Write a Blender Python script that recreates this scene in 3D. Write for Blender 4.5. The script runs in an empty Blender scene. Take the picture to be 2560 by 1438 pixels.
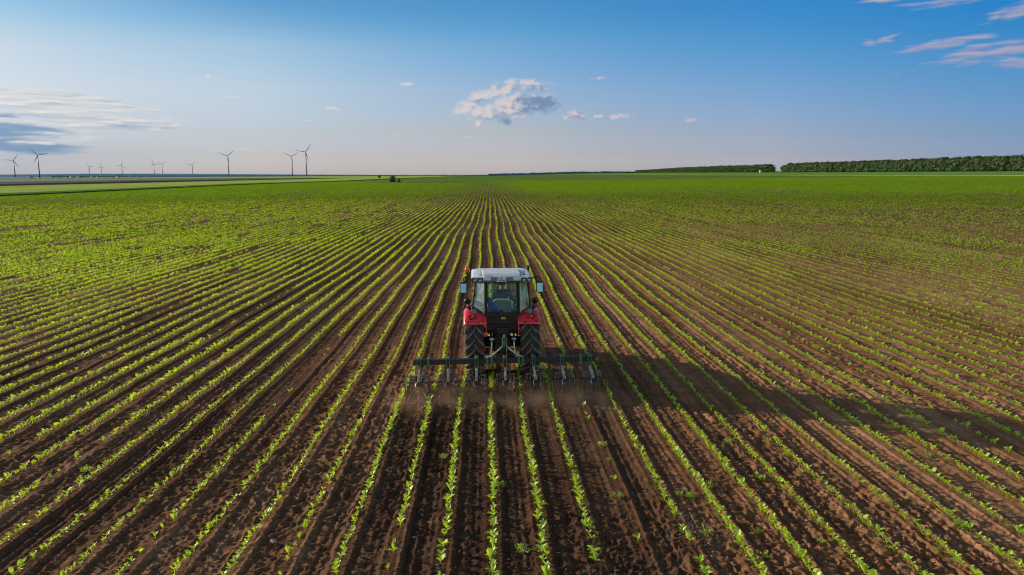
import bpy, bmesh, math, random
import numpy as np
from mathutils import Vector, Matrix
random.seed(7)
RNG = np.random.default_rng(11)
PI = math.pi
sc = bpy.context.scene
COL = sc.collection
R = math.radians

# ------------------------------------------------------------------ camera
F = 1707.0                       # focal length in photo pixels (2560 wide)
CAM_H = 5.21
PITCH, YAW, ROLL = R(9.37), R(1.82), R(-0.135)
cam_d = bpy.data.cameras.new('camera'); cam = bpy.data.objects.new('camera', cam_d)
COL.objects.link(cam); sc.camera = cam
cam_d.sensor_width = 36; cam_d.lens = 36 * F / 2560
cam_d.clip_start = 0.1; cam_d.clip_end = 40000
CM = Matrix.Translation((0, 0, CAM_H)) @ Matrix.Rotation(-YAW, 4, 'Z') @ Matrix.Rotation(PI/2 - PITCH, 4, 'X') @ Matrix.Rotation(ROLL, 4, 'Z')
cam.matrix_world = CM
def ray(px, py):
    return (CM.to_3x3() @ Vector(((px-1280)/F, -(py-719)/F, -1))).normalized()
def at_depth(px, py, zc):
    return CM @ Vector(((px-1280)/F*zc, -(py-719)/F*zc, -zc))
def ground_at(px, py, z=0.0):
    d = ray(px, py); t = (z-CAM_H)/d.z
    return Vector((0, 0, CAM_H)) + d*t

# ------------------------------------------------------------------ object helpers
def tag(o, label=None, cat=None, group=None, kind=None):
    if label: o['label'] = label
    if cat: o['category'] = cat
    if group: o['group'] = group
    if kind: o['kind'] = kind
    return o
def empty(name, loc=(0,0,0), rz=0.0):
    o = bpy.data.objects.new(name, None); COL.objects.link(o)
    o.location = loc; o.rotation_euler = (0,0,rz); o.empty_display_size = .2
    return o
def link_mesh(name, me, mat, parent=None, smooth=None):
    o = bpy.data.objects.new(name, me); COL.objects.link(o)
    if mat is not None:
        for m in (mat if isinstance(mat, (list, tuple)) else [mat]): me.materials.append(m)
    if parent: o.parent = parent
    if smooth is not None:
        me.shade_smooth() if smooth else me.shade_flat()
    return o
class MB:
    """collects shapes into one bmesh"""
    def __init__(s): s.b = bmesh.new()
    def box(s, c, d, bev=0.0, rot=None, mi=0, seg=2):
        t = bmesh.new(); bmesh.ops.create_cube(t, size=1)
        for v in t.verts: v.co = Vector((v.co.x*d[0], v.co.y*d[1], v.co.z*d[2]))
        if bev > 0: bmesh.ops.bevel(t, geom=list(t.edges), offset=bev, segments=seg, affect='EDGES', profile=.5)
        M = Matrix.Translation(c) @ (rot if rot is not None else Matrix.Identity(4))
        s._merge(t, M, mi); return s
    def _merge(s, t, M, mi=0):
        vm = {}
        for v in t.verts: vm[v] = s.b.verts.new(M @ v.co)
        for f in t.faces:
            try:
                nf = s.b.faces.new([vm[v] for v in f.verts]); nf.material_index = mi; nf.smooth = f.smooth
            except ValueError: pass
        t.free()
    def bar(s, p, q, w, h, bev=0.0, mi=0):
        p, q = Vector(p), Vector(q); d = q-p
        rot = d.to_track_quat('Y', 'Z').to_matrix().to_4x4()
        return s.box((p+q)/2, (w, d.length, h), bev, rot, mi)
    def tube(s, pts, r, n=10, mi=0, cap=True):
        pts = [Vector(p) for p in pts]; rings = []
        rr = r if isinstance(r, (list, tuple)) else [r]*len(pts)
        up = Vector((0,0,1)); prev = None
        for i, p in enumerate(pts):
            d = (pts[min(i+1, len(pts)-1)] - pts[max(i-1, 0)]).normalized()
            a = prev if prev is not None else (up if abs(d.dot(up)) < .95 else Vector((1,0,0)))
            x = a - d*a.dot(d); x.normalize(); y = d.cross(x); prev = x
            rings.append([s.b.verts.new(p + (x*math.cos(2*PI*k/n) + y*math.sin(2*PI*k/n))*rr[i]) for k in range(n)])
        for a, b in zip(rings, rings[1:]):
            for k in range(n):
                f = s.b.faces.new((a[k], a[(k+1)%n], b[(k+1)%n], b[k])); f.material_index = mi; f.smooth = True
        if cap:
            for rg in (rings[0][::-1], rings[-1]):
                f = s.b.faces.new(rg); f.material_index = mi
        return s
    def lathe(s, prof, origin=(0,0,0), axis='X', n=32, mi=0, closed=False):
        """prof: list of (r, a) radius and distance along axis"""
        o = Vector(origin); rings = []
        for k in range(n):
            t = 2*PI*k/n; c, sn = math.cos(t), math.sin(t); ring = []
            for (r, a) in prof:
                if axis == 'X': v = Vector((a, r*c, r*sn))
                elif axis == 'Y': v = Vector((r*c, a, r*sn))
                else: v = Vector((r*c, r*sn, a))
                ring.append(s.b.verts.new(o+v))
            rings.append(ring)
        m = len(prof)
        for k in range(n):
            A, B = rings[k], rings[(k+1) % n]
            for j in range(m if closed else m-1):
                f = s.b.faces.new((A[j], A[(j+1)%m], B[(j+1)%m], B[j])); f.material_index = mi; f.smooth = True
        return s
    def quad(s, *ps, mi=0):
        f = s.b.faces.new([s.b.verts.new(Vector(p)) for p in ps]); f.material_index = mi; return s
    def ball(s, c, d, mi=0, seg=16):
        t = bmesh.new(); bmesh.ops.create_uvsphere(t, u_segments=seg, v_segments=seg//2+2, radius=.5)
        for f in t.faces: f.smooth = True
        s._merge(t, Matrix.Translation(c) @ Matrix.Diagonal((d[0], d[1], d[2], 1)), mi); return s
    def disc(s, c, nrm, r, th, mi=0, n=20, ry=None):
        t = bmesh.new(); bmesh.ops.create_cone(t, cap_ends=True, segments=n, radius1=r, radius2=r, depth=th)
        rot = Vector(nrm).to_track_quat('Z', 'X').to_matrix().to_4x4()
        s._merge(t, Matrix.Translation(c) @ rot, mi); return s
    def build(s, name, mat, parent=None, recalc=True):
        bmesh.ops.remove_doubles(s.b, verts=s.b.verts, dist=1e-6)
        if recalc: bmesh.ops.recalc_face_normals(s.b, faces=s.b.faces)
        me = bpy.data.meshes.new(name); s.b.to_mesh(me); s.b.free()
        return link_mesh(name, me, mat, parent)
def np_mesh(name, V, Q, smooth=True, attrs=None, n=4):
    me = bpy.data.meshes.new(name)
    me.vertices.add(len(V)); me.vertices.foreach_set('co', np.asarray(V, dtype=np.float32).ravel())
    Q = np.asarray(Q, dtype=np.int32)
    me.loops.add(Q.size); me.loops.foreach_set('vertex_index', Q.ravel())
    me.polygons.add(len(Q)); me.polygons.foreach_set('loop_start', np.arange(0, Q.size, n, dtype=np.int32))
    me.polygons.foreach_set('use_smooth', np.full(len(Q), smooth))
    me.update(calc_edges=True)
    for k, (dom, arr) in (attrs or {}).items():
        a = me.attributes.new(k, 'FLOAT', dom); a.data.foreach_set('value', np.asarray(arr, dtype=np.float32))
    return me
def copy_tree(o, parent=None):
    c = o.copy(); COL.objects.link(c)
    c.parent = parent
    for ch in list(o.children): copy_tree(ch, c)
    return c

# ------------------------------------------------------------------ materials
class NT:
    def __init__(s, tree): s.t = tree; s.n = tree.nodes; s.l = tree.links
    def node(s, typ, **kw):
        nd = s.n.new(typ)
        for k, v in kw.items():
            if k.startswith('i_'):
                key = k[2:]; key = int(key) if key.isdigit() else key.replace('_', ' ')
                s.put(nd.inputs[key], v)
            else: setattr(nd, k, v)
        return nd
    def put(s, sock, v):
        if isinstance(v, bpy.types.NodeSocket): s.l.new(v, sock)
        else: sock.default_value = v
    def math(s, op, a, b=None, c=None, clamp=False):
        nd = s.n.new('ShaderNodeMath'); nd.operation = op; nd.use_clamp = clamp
        s.put(nd.inputs[0], a)
        if b is not None: s.put(nd.inputs[1], b)
        if c is not None: s.put(nd.inputs[2], c)
        return nd.outputs[0]
    def mix(s, f, a, b, blend='MIX'):
        nd = s.n.new('ShaderNodeMix'); nd.data_type = 'RGBA'; nd.blend_type = blend; nd.clamp_factor = True
        s.put(nd.inputs[0], f); s.put(nd.inputs[6], a); s.put(nd.inputs[7], b)
        return nd.outputs[2]
    def ramp(s, f, stops, interp='LINEAR'):
        nd = s.n.new('ShaderNodeValToRGB'); cr = nd.color_ramp; cr.interpolation = interp
        while len(cr.elements) < len(stops): cr.elements.new(.5)
        for e, (p, c) in zip(cr.elements, stops): e.position = p; e.color = (*c, 1) if len(c) == 3 else c
        s.put(nd.inputs[0], f); return nd.outputs[0]
    def smooth(s, x, a, b, lo=0.0, hi=1.0):
        nd = s.n.new('ShaderNodeMapRange'); nd.interpolation_type = 'SMOOTHSTEP'
        s.put(nd.inputs[0], x); nd.inputs[1].default_value = a; nd.inputs[2].default_value = b
        nd.inputs[3].default_value = lo; nd.inputs[4].default_value = hi
        return nd.outputs[0]
    def noise(s, vec, scale, detail=3, rough=.5, dims='3D', out=0, dist=0.0):
        nd = s.n.new('ShaderNodeTexNoise'); nd.noise_dimensions = dims
        if vec is not None: s.put(nd.inputs['Vector'], vec)
        nd.inputs['Scale'].default_value = scale; nd.inputs['Detail'].default_value = detail
        nd.inputs['Roughness'].default_value = rough; nd.inputs['Distortion'].default_value = dist
        return nd.outputs[out]
    def mapping(s, vec, loc=(0,0,0), rot=(0,0,0), scale=(1,1,1), typ='POINT'):
        nd = s.n.new('ShaderNodeMapping'); nd.vector_type = typ
        s.put(nd.inputs[0], vec); nd.inputs[1].default_value = loc; nd.inputs[2].default_value = rot; nd.inputs[3].default_value = scale
        return nd.outputs[0]
def new_mat(name):
    m = bpy.data.materials.new(name); m.use_nodes = True
    t = NT(m.node_tree); t.n.clear(); out = t.n.new('ShaderNodeOutputMaterial')
    return m, t, out
def paint(name, col, rough=.5, metal=0.0, dirt=0.25, dirt_col=(.13,.09,.06), scale=9.0, bump=0.0, coat=0.0, low_dirt=None, spec=.5):
    """painted / rubber / metal surface with uneven dust"""
    m, t, out = new_mat(name)
    tc = t.node('ShaderNodeTexCoord').outputs['Object']
    geo = t.node('ShaderNodeNewGeometry')
    n1 = t.noise(tc, scale, 5, .6); n2 = t.noise(tc, scale*6, 4, .6)
    f = t.math('MULTIPLY', t.smooth(n1, .35, .75), dirt)
    f = t.math('ADD', f, t.math('MULTIPLY', t.smooth(n2, .5, .8), dirt*.6))
    if low_dirt:   # more soil lower down (world height)
        z = t.node('ShaderNodeSeparateXYZ', i_0=geo.outputs['Position']).outputs[2]
        f = t.math('ADD', f, t.smooth(z, low_dirt[0], low_dirt[1], low_dirt[2], 0), clamp=True)
    c = t.mix(f, (*col, 1), (*dirt_col, 1))
    p = t.node('ShaderNodeBsdfPrincipled')
    t.put(p.inputs['Base Color'], c); p.inputs['Metallic'].default_value = metal
    t.put(p.inputs['Roughness'], t.math('ADD', t.math('MULTIPLY', f, .5), rough, clamp=True))
    p.inputs['Coat Weight'].default_value = coat; p.inputs['Specular IOR Level'].default_value = spec
    if bump > 0:
        b = t.node('ShaderNodeBump'); b.inputs['Strength'].default_value = bump; b.inputs['Distance'].default_value = .01
        t.put(b.inputs['Height'], n2); t.l.new(b.outputs[0], p.inputs['Normal'])
    t.l.new(p.outputs[0], out.inputs[0]); return m
def glass_mat(name, tint=(.72,.92,.88), refl=.42, haze=.42):
    m, t, out = new_mat(name)
    fr = t.node('ShaderNodeFresnel'); fr.inputs[0].default_value = 1.5
    n = t.noise(t.node('ShaderNodeTexCoord').outputs['Object'], 3.0, 4)
    f = t.math('MULTIPLY_ADD', n, refl*.35, t.math('MULTIPLY', fr.outputs[0], 1.0), clamp=True)
    tr = t.node('ShaderNodeBsdfTransparent'); tr.inputs[0].default_value = (*tint, 1)
    gl = t.node('ShaderNodeBsdfGlossy'); gl.inputs[0].default_value = (.9,.97,1,1); gl.inputs['Roughness'].default_value = .06
    df = t.node('ShaderNodeBsdfDiffuse'); df.inputs[0].default_value = (.50,.68,.70,1)  # pale teal diffuse imitates bright reflections on the panes
    mx = t.node('ShaderNodeMixShader'); t.put(mx.inputs[0], f); t.l.new(tr.outputs[0], mx.inputs[1]); t.l.new(gl.outputs[0], mx.inputs[2])
    m2 = t.node('ShaderNodeMixShader'); t.put(m2.inputs[0], t.math('MULTIPLY', t.smooth(n, .25, .75), haze)); t.l.new(mx.outputs[0], m2.inputs[1]); t.l.new(df.outputs[0], m2.inputs[2])
    t.l.new(m2.outputs[0], out.inputs[0]); return m
def leaf_mat(name, dark, light, trans, tf=.45, rough=.45, gloss=.08):
    m, t, out = new_mat(name)
    at = t.node('ShaderNodeAttribute', attribute_name='tint').outputs['Fac']
    pos = t.node('ShaderNodeNewGeometry').outputs['Position']
    n = t.noise(pos, .35, 3)
    f = t.math('ADD', t.math('MULTIPLY', at, .75), t.math('MULTIPLY', t.math('SUBTRACT', n, .5), .9), clamp=True)
    c = t.mix(f, (*dark, 1), (*light, 1))
    ct = t.mix(f, tuple(x*.6 for x in trans)+(1,), (*trans, 1))
    df = t.node('ShaderNodeBsdfDiffuse'); t.put(df.inputs[0], c)
    tl = t.node('ShaderNodeBsdfTranslucent'); t.put(tl.inputs[0], ct)
    gl = t.node('ShaderNodeBsdfGlossy'); gl.inputs['Roughness'].default_value = rough; gl.inputs[0].default_value = (1,1,1,1)
    a = t.node('ShaderNodeMixShader'); a.inputs[0].default_value = tf; t.l.new(df.outputs[0], a.inputs[1]); t.l.new(tl.outputs[0], a.inputs[2])
    b = t.node('ShaderNodeMixShader'); b.inputs[0].default_value = gloss; t.l.new(a.outputs[0], b.inputs[1]); t.l.new(gl.outputs[0], b.inputs[2])
    t.l.new(b.outputs[0], out.inputs[0]); return m
def glow_lens(name, col, rough=.15):
    m, t, out = new_mat(name)
    n = t.noise(t.node('ShaderNodeTexCoord').outputs['Object'], 60, 2)
    p = t.node('ShaderNodeBsdfPrincipled')
    t.put(p.inputs['Base Color'], t.mix(n, tuple(c*.6 for c in col)+(1,), (*col, 1)))
    p.inputs['Roughness'].default_value = rough; p.inputs['Subsurface Weight'].default_value = .25; p.inputs['Subsurface Scale'].default_value = .03
    p.inputs['Coat Weight'].default_value = .6
    t.l.new(p.outputs[0], out.inputs[0]); return m

DUST = (.20,.125,.08)
M = {}
M['red'] = paint('red paint', (.9,.012,.035), .3, 0, .3, (.5,.18,.12), 6, coat=.5)
M['silver'] = paint('silver roof plastic', (.80,.82,.84), .4, 0, .5, (.46,.41,.36), 4)
M['silver_dark'] = paint('grey roof inset', (.17,.20,.25), .5, 0, .2)
M['black'] = paint('black cab frame', (.012,.012,.014), .35, 0, .25, (.06,.045,.035), 8)
M['dark_metal'] = paint('dark cast metal', (.045,.043,.043), .5, .6, .6, (.10,.065,.045), 10, bump=.6)
M['rubber'] = paint('tyre rubber', (.035,.032,.032), .75, 0, .75, (.115,.075,.05), 5, bump=.6, low_dirt=(0,.75,.55))
M['lug'] = paint('tyre lug rubber', (.085,.075,.07), .7, 0, .9, (.28,.20,.15), 6, bump=.5, low_dirt=(0,1.2,.5))
M['rim'] = paint('wheel rim steel', (.4,.4,.4), .4, .6, .5)
M['steel'] = paint('bare steel', (.55,.56,.6), .3, .9, .35, (.3,.25,.2), 20)
M['green'] = paint('green implement paint', (.045,.17,.06), .45, 0, .55, (.28,.24,.16), 14, bump=.3)
M['green_pale'] = paint('dusty worn green paint', (.50,.50,.34), .55, 0, .8, (.72,.60,.44), 16, bump=.3)
M['beam'] = paint('black tool beam', (.03,.028,.03), .5, .2, .35, (.07,.05,.04), 5)
M['yellow'] = paint('yellow shield plate', (.5,.3,.03), .5, 0, .7, (.2,.13,.07), 12)
M['rust'] = paint('rusty tine steel', (.24,.15,.10), .5, .5, .8, (.22,.14,.1), 30)
M['worn'] = paint('worn grey steel', (.16,.15,.15), .4, .5, .7, (.26,.17,.11), 22, bump=.3)
M['seat'] = paint('seat fabric', (.14,.22,.24), .8, 0, .3, (.12,.12,.1), 14)
M['seat_light'] = paint('light seat edge', (.7,.8,.74), .7, 0, .3)
M['shirt'] = paint('dark blue shirt cloth', (.035,.06,.12), .9, 0, .25, (.05,.06,.09), 12)
M['cap'] = paint('dark blue cap cloth', (.01,.02,.05), .85, 0, .1)
M['skin'] = paint('skin', (.45,.25,.17), .55, 0, .1)
M['blue_cloth'] = paint('blue jacket cloth', (.015,.12,.5), .85, 0, .2, (.03,.06,.14), 14)
M['glass'] = glass_mat('cab glass', (.74,.95,.95), .30, .16)
M['side_glass'] = glass_mat('cab side glass', (.80,1.0,1.0), .6, .85)
M['lamp_glass'] = paint('lamp glass', (.45,.48,.5), .12, .6, .3, (.15,.15,.15), 40)
M['mirror'] = paint('mirror glass', (.20,.30,.34), .05, 1.0, .12, (.2,.25,.25), 12)
M['orange_lens'] = glow_lens('orange beacon lens', (1.0,.16,.02))
M['red_lens'] = glow_lens('red lens', (.85,.01,.01))
M['amber_lens'] = glow_lens('amber lens', (1.0,.33,.02))
M['plate_white'] = paint('plate white', (.85,.83,.82), .5, 0, .2, (.3,.24,.2), 30)
M['plate_blue'] = paint('plate blue', (.0,.14,.36), .5, 0, .1)
M['ink'] = paint('black lettering', (.03,.03,.028), .6, 0, .1)
M['sticker'] = paint('yellow sticker', (.75,.62,.03), .5, 0, .15)
M['stone'] = paint('pale stone', (.5,.45,.42), .85, 0, .5, (.25,.19,.15), 12, bump=.8)
M['turbine'] = paint('turbine backlit grey', (.10,.13,.15), .5, 0, .05, (.1,.12,.13))  # white turbines; their backlit shade is put into this grey
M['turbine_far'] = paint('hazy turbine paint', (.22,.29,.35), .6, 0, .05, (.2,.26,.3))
M['bark'] = paint('tree bark', (.06,.05,.035), .9, 0, .5, (.03,.03,.02), 2, bump=.5)
M['crop'] = leaf_mat('sunflower seedling leaf', (.36,.62,.010), (.60,.92,.02), (.84,1.0,.008), .55, .45, .08)
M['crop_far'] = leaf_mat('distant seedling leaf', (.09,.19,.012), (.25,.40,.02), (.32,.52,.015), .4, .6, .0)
M['weed'] = leaf_mat('weed leaf', (.22,.34,.01), (.50,.60,.03), (.65,.85,.02), .5)
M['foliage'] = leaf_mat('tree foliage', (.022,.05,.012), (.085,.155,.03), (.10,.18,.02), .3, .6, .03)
M['straw'] = paint('straw', (.5,.36,.24), .8, 0, .4, (.25,.15,.1), 4)
M['far_wall'] = paint('hazy pale wall', (.34,.37,.42), .8, 0, .1)
M['far_roof'] = paint('hazy brown roof', (.16,.14,.16), .8, 0, .1)
M['white_wall'] = paint('white wall', (.8,.78,.75), .7, 0, .05)

# ------------------------------------------------------------------ noise in numpy
def _hash(ix, iy, seed):
    h = (ix.astype(np.int64)*374761393 + iy.astype(np.int64)*668265263 + seed*982451653) & 0xFFFFFFFF
    h = ((h ^ (h >> 13)) * 1274126177) & 0xFFFFFFFF
    h = (h ^ (h >> 16)) & 0xFFFFFF
    return h.astype(np.float64)/0xFFFFFF
def vnoise(x, y, seed=0):
    ix, iy = np.floor(x), np.floor(y); fx, fy = x-ix, y-iy
    ix = ix.astype(np.int64); iy = iy.astype(np.int64)
    ux, uy = fx*fx*(3-2*fx), fy*fy*(3-2*fy)
    a, b = _hash(ix, iy, seed), _hash(ix+1, iy, seed)
    c, d = _hash(ix, iy+1, seed), _hash(ix+1, iy+1, seed)
    return (a*(1-ux)+b*ux)*(1-uy) + (c*(1-ux)+d*ux)*uy
def sstep(x, a, b):
    t = np.clip((x-a)/(b-a), 0, 1); return t*t*(3-2*t)

# ------------------------------------------------------------------ the land
ROW = 0.70
def terrain(X, Y):
    X = np.asarray(X, float); Y = np.asarray(Y, float)
    r = sstep(X, 20, 640)*0.55 + np.clip((X-60)/560, 0, 1)*0.45
    z = 7.6*r*sstep(Y, -400, 260) + 4.5*r*sstep(Y, 700, 2900)
    z = z + .35*np.sin(X/61.+.4)*np.sin(Y/83.)*sstep(Y, 90, 260)*np.clip(1-Y/1500., 0, 1)
    return z
def wiggle(X, Y):
    a = sstep(Y, 16, 42)
    g = np.floor((X+2.5)/4.9)
    w = (.085*np.sin(Y/5.6+.5+.15*np.sin(g*2.1)) + .03*np.sin(Y/2.9+2+.5*g))*(1-.8*sstep(Y, 55, 130)) + .055*np.sin(Y/17.+1.2)
    return a*w + .025*np.sin(g*1.7+Y/3.)*a + .018*np.sin(Y/1.3+g)
def row_phase(X, Y):
    xr = (X-wiggle(X, Y))/ROW
    i = np.round(xr); return i, (xr-i)*ROW
def ridge(X, Y):
    """row / furrow profile, without clods"""
    i, u = row_phase(X, Y)
    mid = np.where(u > 0, i, i-1)                       # number of the space between rows
    amp = .55 + .9*_hash(mid.astype(np.int64), np.zeros_like(mid, dtype=np.int64), 5)
    side = _hash(i.astype(np.int64), np.zeros_like(i, dtype=np.int64), 9)
    h = .010*np.cos(2*PI*u/ROW)*amp
    h += .009*np.cos(2*PI*u/.175+side*2.)*amp*sstep(np.abs(u), .06, .14)
    h += -.014*np.exp(-((np.abs(u)-.20)/.035)**2)*(.3+side)
    h += .016*np.exp(-((np.abs(u)-.12)/.03)**2)*(.25+.75*amp)
    return h
def ridge_fade(X, Y, dr):
    rr = np.hypot(X, Y)+1e-6
    eff = np.abs(X)/rr*dr                                # how far one step moves across the rows
    return np.clip(1.4-eff/.16, 0, 1)
def wheel_marks(X, Y):
    return 0
rf = [0.0, .6, 1.5, 2.6, 3.8, 5.0, 6.2, 7.2]
r = 7.4
while r < 260:
    rf.append(r); r += max(.013, 1.35*r*r/8900.)
while r < 9500:
    rf.append(r); r *= 1.045
rad = np.array(rf)
af = np.radians(np.concatenate([np.linspace(-46, 46, 1250), np.linspace(46, 314, 90)[1:-1]]))
NR, NA = len(rad), len(af)
RR, AA = np.meshgrid(rad, af, indexing='ij')
GX, GY = RR*np.sin(AA), RR*np.cos(AA)
dr = np.gradient(rad)[:, None]*np.ones((1, NA))
GZ = terrain(GX, GY) + ridge(GX, GY)*ridge_fade(GX, GY, dr)
def oct_(l, amp, seed, billow=False, sy=1.0):
    k = np.clip((l/np.maximum(dr, RR*.00129)-1.2)/1.6, 0, 1)
    if k.max() <= 0: return 0
    sel = k > 0
    n = np.zeros_like(GX); nn = vnoise(GX[sel]/l+seed*17.3, GY[sel]/(l*sy)+seed*7.7, seed)
    if billow: nn = (1-np.abs(nn*2-1))**1.6
    n[sel] = (nn-.5)*k[sel]
    return n*amp
near = sstep(RR, 120, 40)
patch = .35 + .9*sstep(vnoise(GX/1.7, GY/4.1, 31), .25, .75)
i_, u_ = row_phase(GX, GY)
between = .45+.55*sstep(np.abs(u_), .05, .16)
GZ += oct_(1.3, .04, 1) + oct_(.42, .022, 2)*patch + oct_(.26, .014, 12)*patch
GZ += (oct_(.17, .036, 3, True)+oct_(.085, .034, 4, True)+oct_(.040, .020, 6))*patch*between
V = np.stack([GX, GY, GZ], -1).reshape(-1, 3)
ii, jj = np.meshgrid(np.arange(NR-1), np.arange(NA), indexing='ij')
j2 = (jj+1) % NA
Q = np.stack([ii*NA+jj, (ii+1)*NA+jj, (ii+1)*NA+j2, ii*NA+j2], -1).reshape(-1, 4)
Q = Q[:, ::-1]
bright = (GX/ (RR+1e-3)).ravel()
ground_me = np_mesh('crop_field_soil', V, Q, True)

m, t, out = new_mat('field soil')
geo = t.node('ShaderNodeNewGeometry'); pos = geo.outputs['Position']
sx = t.node('ShaderNodeSeparateXYZ', i_0=pos)
X_, Y_ = sx.outputs[0], sx.outputs[1]
rowv = t.mapping(pos, scale=(1.0, .12, 1.0))
n_big = t.noise(rowv, .45, 3, .5); n_mid = t.noise(pos, 2.2, 4, .6); n_clod = t.noise(pos, 14, 4, .65); n_fine = t.noise(pos, 70, 3, .6)
furrow = t.noise(t.mapping(pos, scale=(1, .03, 1)), 5.5, 3, .5)
f = t.math('ADD', t.math('MULTIPLY', n_big, .30), t.math('MULTIPLY', n_mid, .18))
f = t.math('ADD', f, t.math('MULTIPLY', furrow, .26)); f = t.math('ADD', f, t.math('MULTIPLY', n_clod, .26))
soil = t.ramp(f, [(.36, (.055,.026,.014)), (.5, (.18,.084,.042)), (.62, (.42,.21,.105))])
# the eastern side is lighter and redder
dry = t.smooth(t.math('MULTIPLY_ADD', n_big, 4.0, X_), 0.5, 9.0)
dry = t.math('MULTIPLY', dry, t.smooth(Y_, 120, 10))
soil = t.mix(t.math('MULTIPLY', dry, .75), soil, t.ramp(f, [(.36, (.12,.055,.025)), (.5, (.34,.16,.075)), (.62, (.56,.31,.165))]))
# pale crumbs and straw bits
vor = t.node('ShaderNodeTexVoronoi'); vor.inputs['Scale'].default_value = 34; t.put(vor.inputs['Vector'], pos)
crumb = t.math('MULTIPLY', t.smooth(vor.outputs['Distance'], .16, .05), t.smooth(t.noise(pos, 9, 2), .5, .62))
soil = t.mix(t.math('MULTIPLY', crumb, .8), soil, (.48,.33,.22,1))
# freshly worked, moist soil behind the hoe
wx = t.smooth(t.math('ABSOLUTE', t.math('SUBTRACT', X_, .35)), 3.0, 2.2); wy = t.smooth(Y_, 15.6, 14.6)
fresh = t.math('MULTIPLY', wx, wy)
soil = t.mix(t.math('MULTIPLY', fresh, .6), soil, (.035,.019,.013,1))
# far away the crop closes over the soil
dist = t.node('ShaderNodeVectorMath', operation='LENGTH', i_0=pos).outputs['Value']
streak = t.noise(t.mapping(pos, scale=(1, .22, 1)), .10, 5, .62)
streak2 = t.noise(t.mapping(pos, scale=(1, .35, 1)), .9, 4, .6)
gcol = t.ramp(t.math('ADD', t.math('MULTIPLY', streak, .7), t.math('MULTIPLY', streak2, .3)), [(.36, (.07,.11,.025)), (.5, (.12,.22,.022)), (.64, (.19,.31,.035))])
gcol = t.mix(t.math('MULTIPLY', t.math('MULTIPLY', t.smooth(X_, 0, 140), t.smooth(streak, .38, .62)), .75), gcol, (.20,.19,.035,1))
gf = t.smooth(dist, 150, 520)
hx = t.math('DIVIDE', t.math('ADD', X_, 46), 48.0); hy = t.math('DIVIDE', t.math('SUBTRACT', Y_, 520), 75.0)
hol = t.math('ADD', t.math('MULTIPLY', hx, hx), t.math('MULTIPLY', hy, hy))
hol = t.math('SUBTRACT', 1.0, t.smooth(t.math('ADD', hol, t.math('MULTIPLY', streak, .8)), .5, 1.5))
gcol = t.mix(t.math('MULTIPLY', hol, .85), gcol, (.05,.045,.028,1))
cover = t.math('MULTIPLY', gf, t.smooth(t.math('ADD', streak, t.math('MULTIPLY', gf, .35)), .38, .6))
col = t.mix(cover, soil, gcol)
# distant land beyond the fields: haze mixed into the colour
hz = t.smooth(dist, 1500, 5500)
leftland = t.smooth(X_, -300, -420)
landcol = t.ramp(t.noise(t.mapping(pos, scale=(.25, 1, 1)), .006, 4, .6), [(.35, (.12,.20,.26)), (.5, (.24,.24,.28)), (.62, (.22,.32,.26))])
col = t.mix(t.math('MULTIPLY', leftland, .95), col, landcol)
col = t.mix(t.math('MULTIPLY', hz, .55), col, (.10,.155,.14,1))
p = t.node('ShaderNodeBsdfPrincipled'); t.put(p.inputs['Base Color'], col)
p.inputs['Roughness'].default_value = .95; p.inputs['Specular IOR Level'].default_value = .03
hgt = t.math('ADD', t.math('MULTIPLY', n_clod, .7), t.math('MULTIPLY', n_fine, .3))
b = t.node('ShaderNodeBump'); b.inputs['Strength'].default_value = 1.0; b.inputs['Distance'].default_value = .035
t.put(b.inputs['Height'], hgt); t.l.new(b.outputs[0], p.inputs['Normal'])
t.l.new(p.outputs[0], out.inputs[0])
M['soil'] = m
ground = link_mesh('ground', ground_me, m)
tag(ground, kind='structure')

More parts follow.
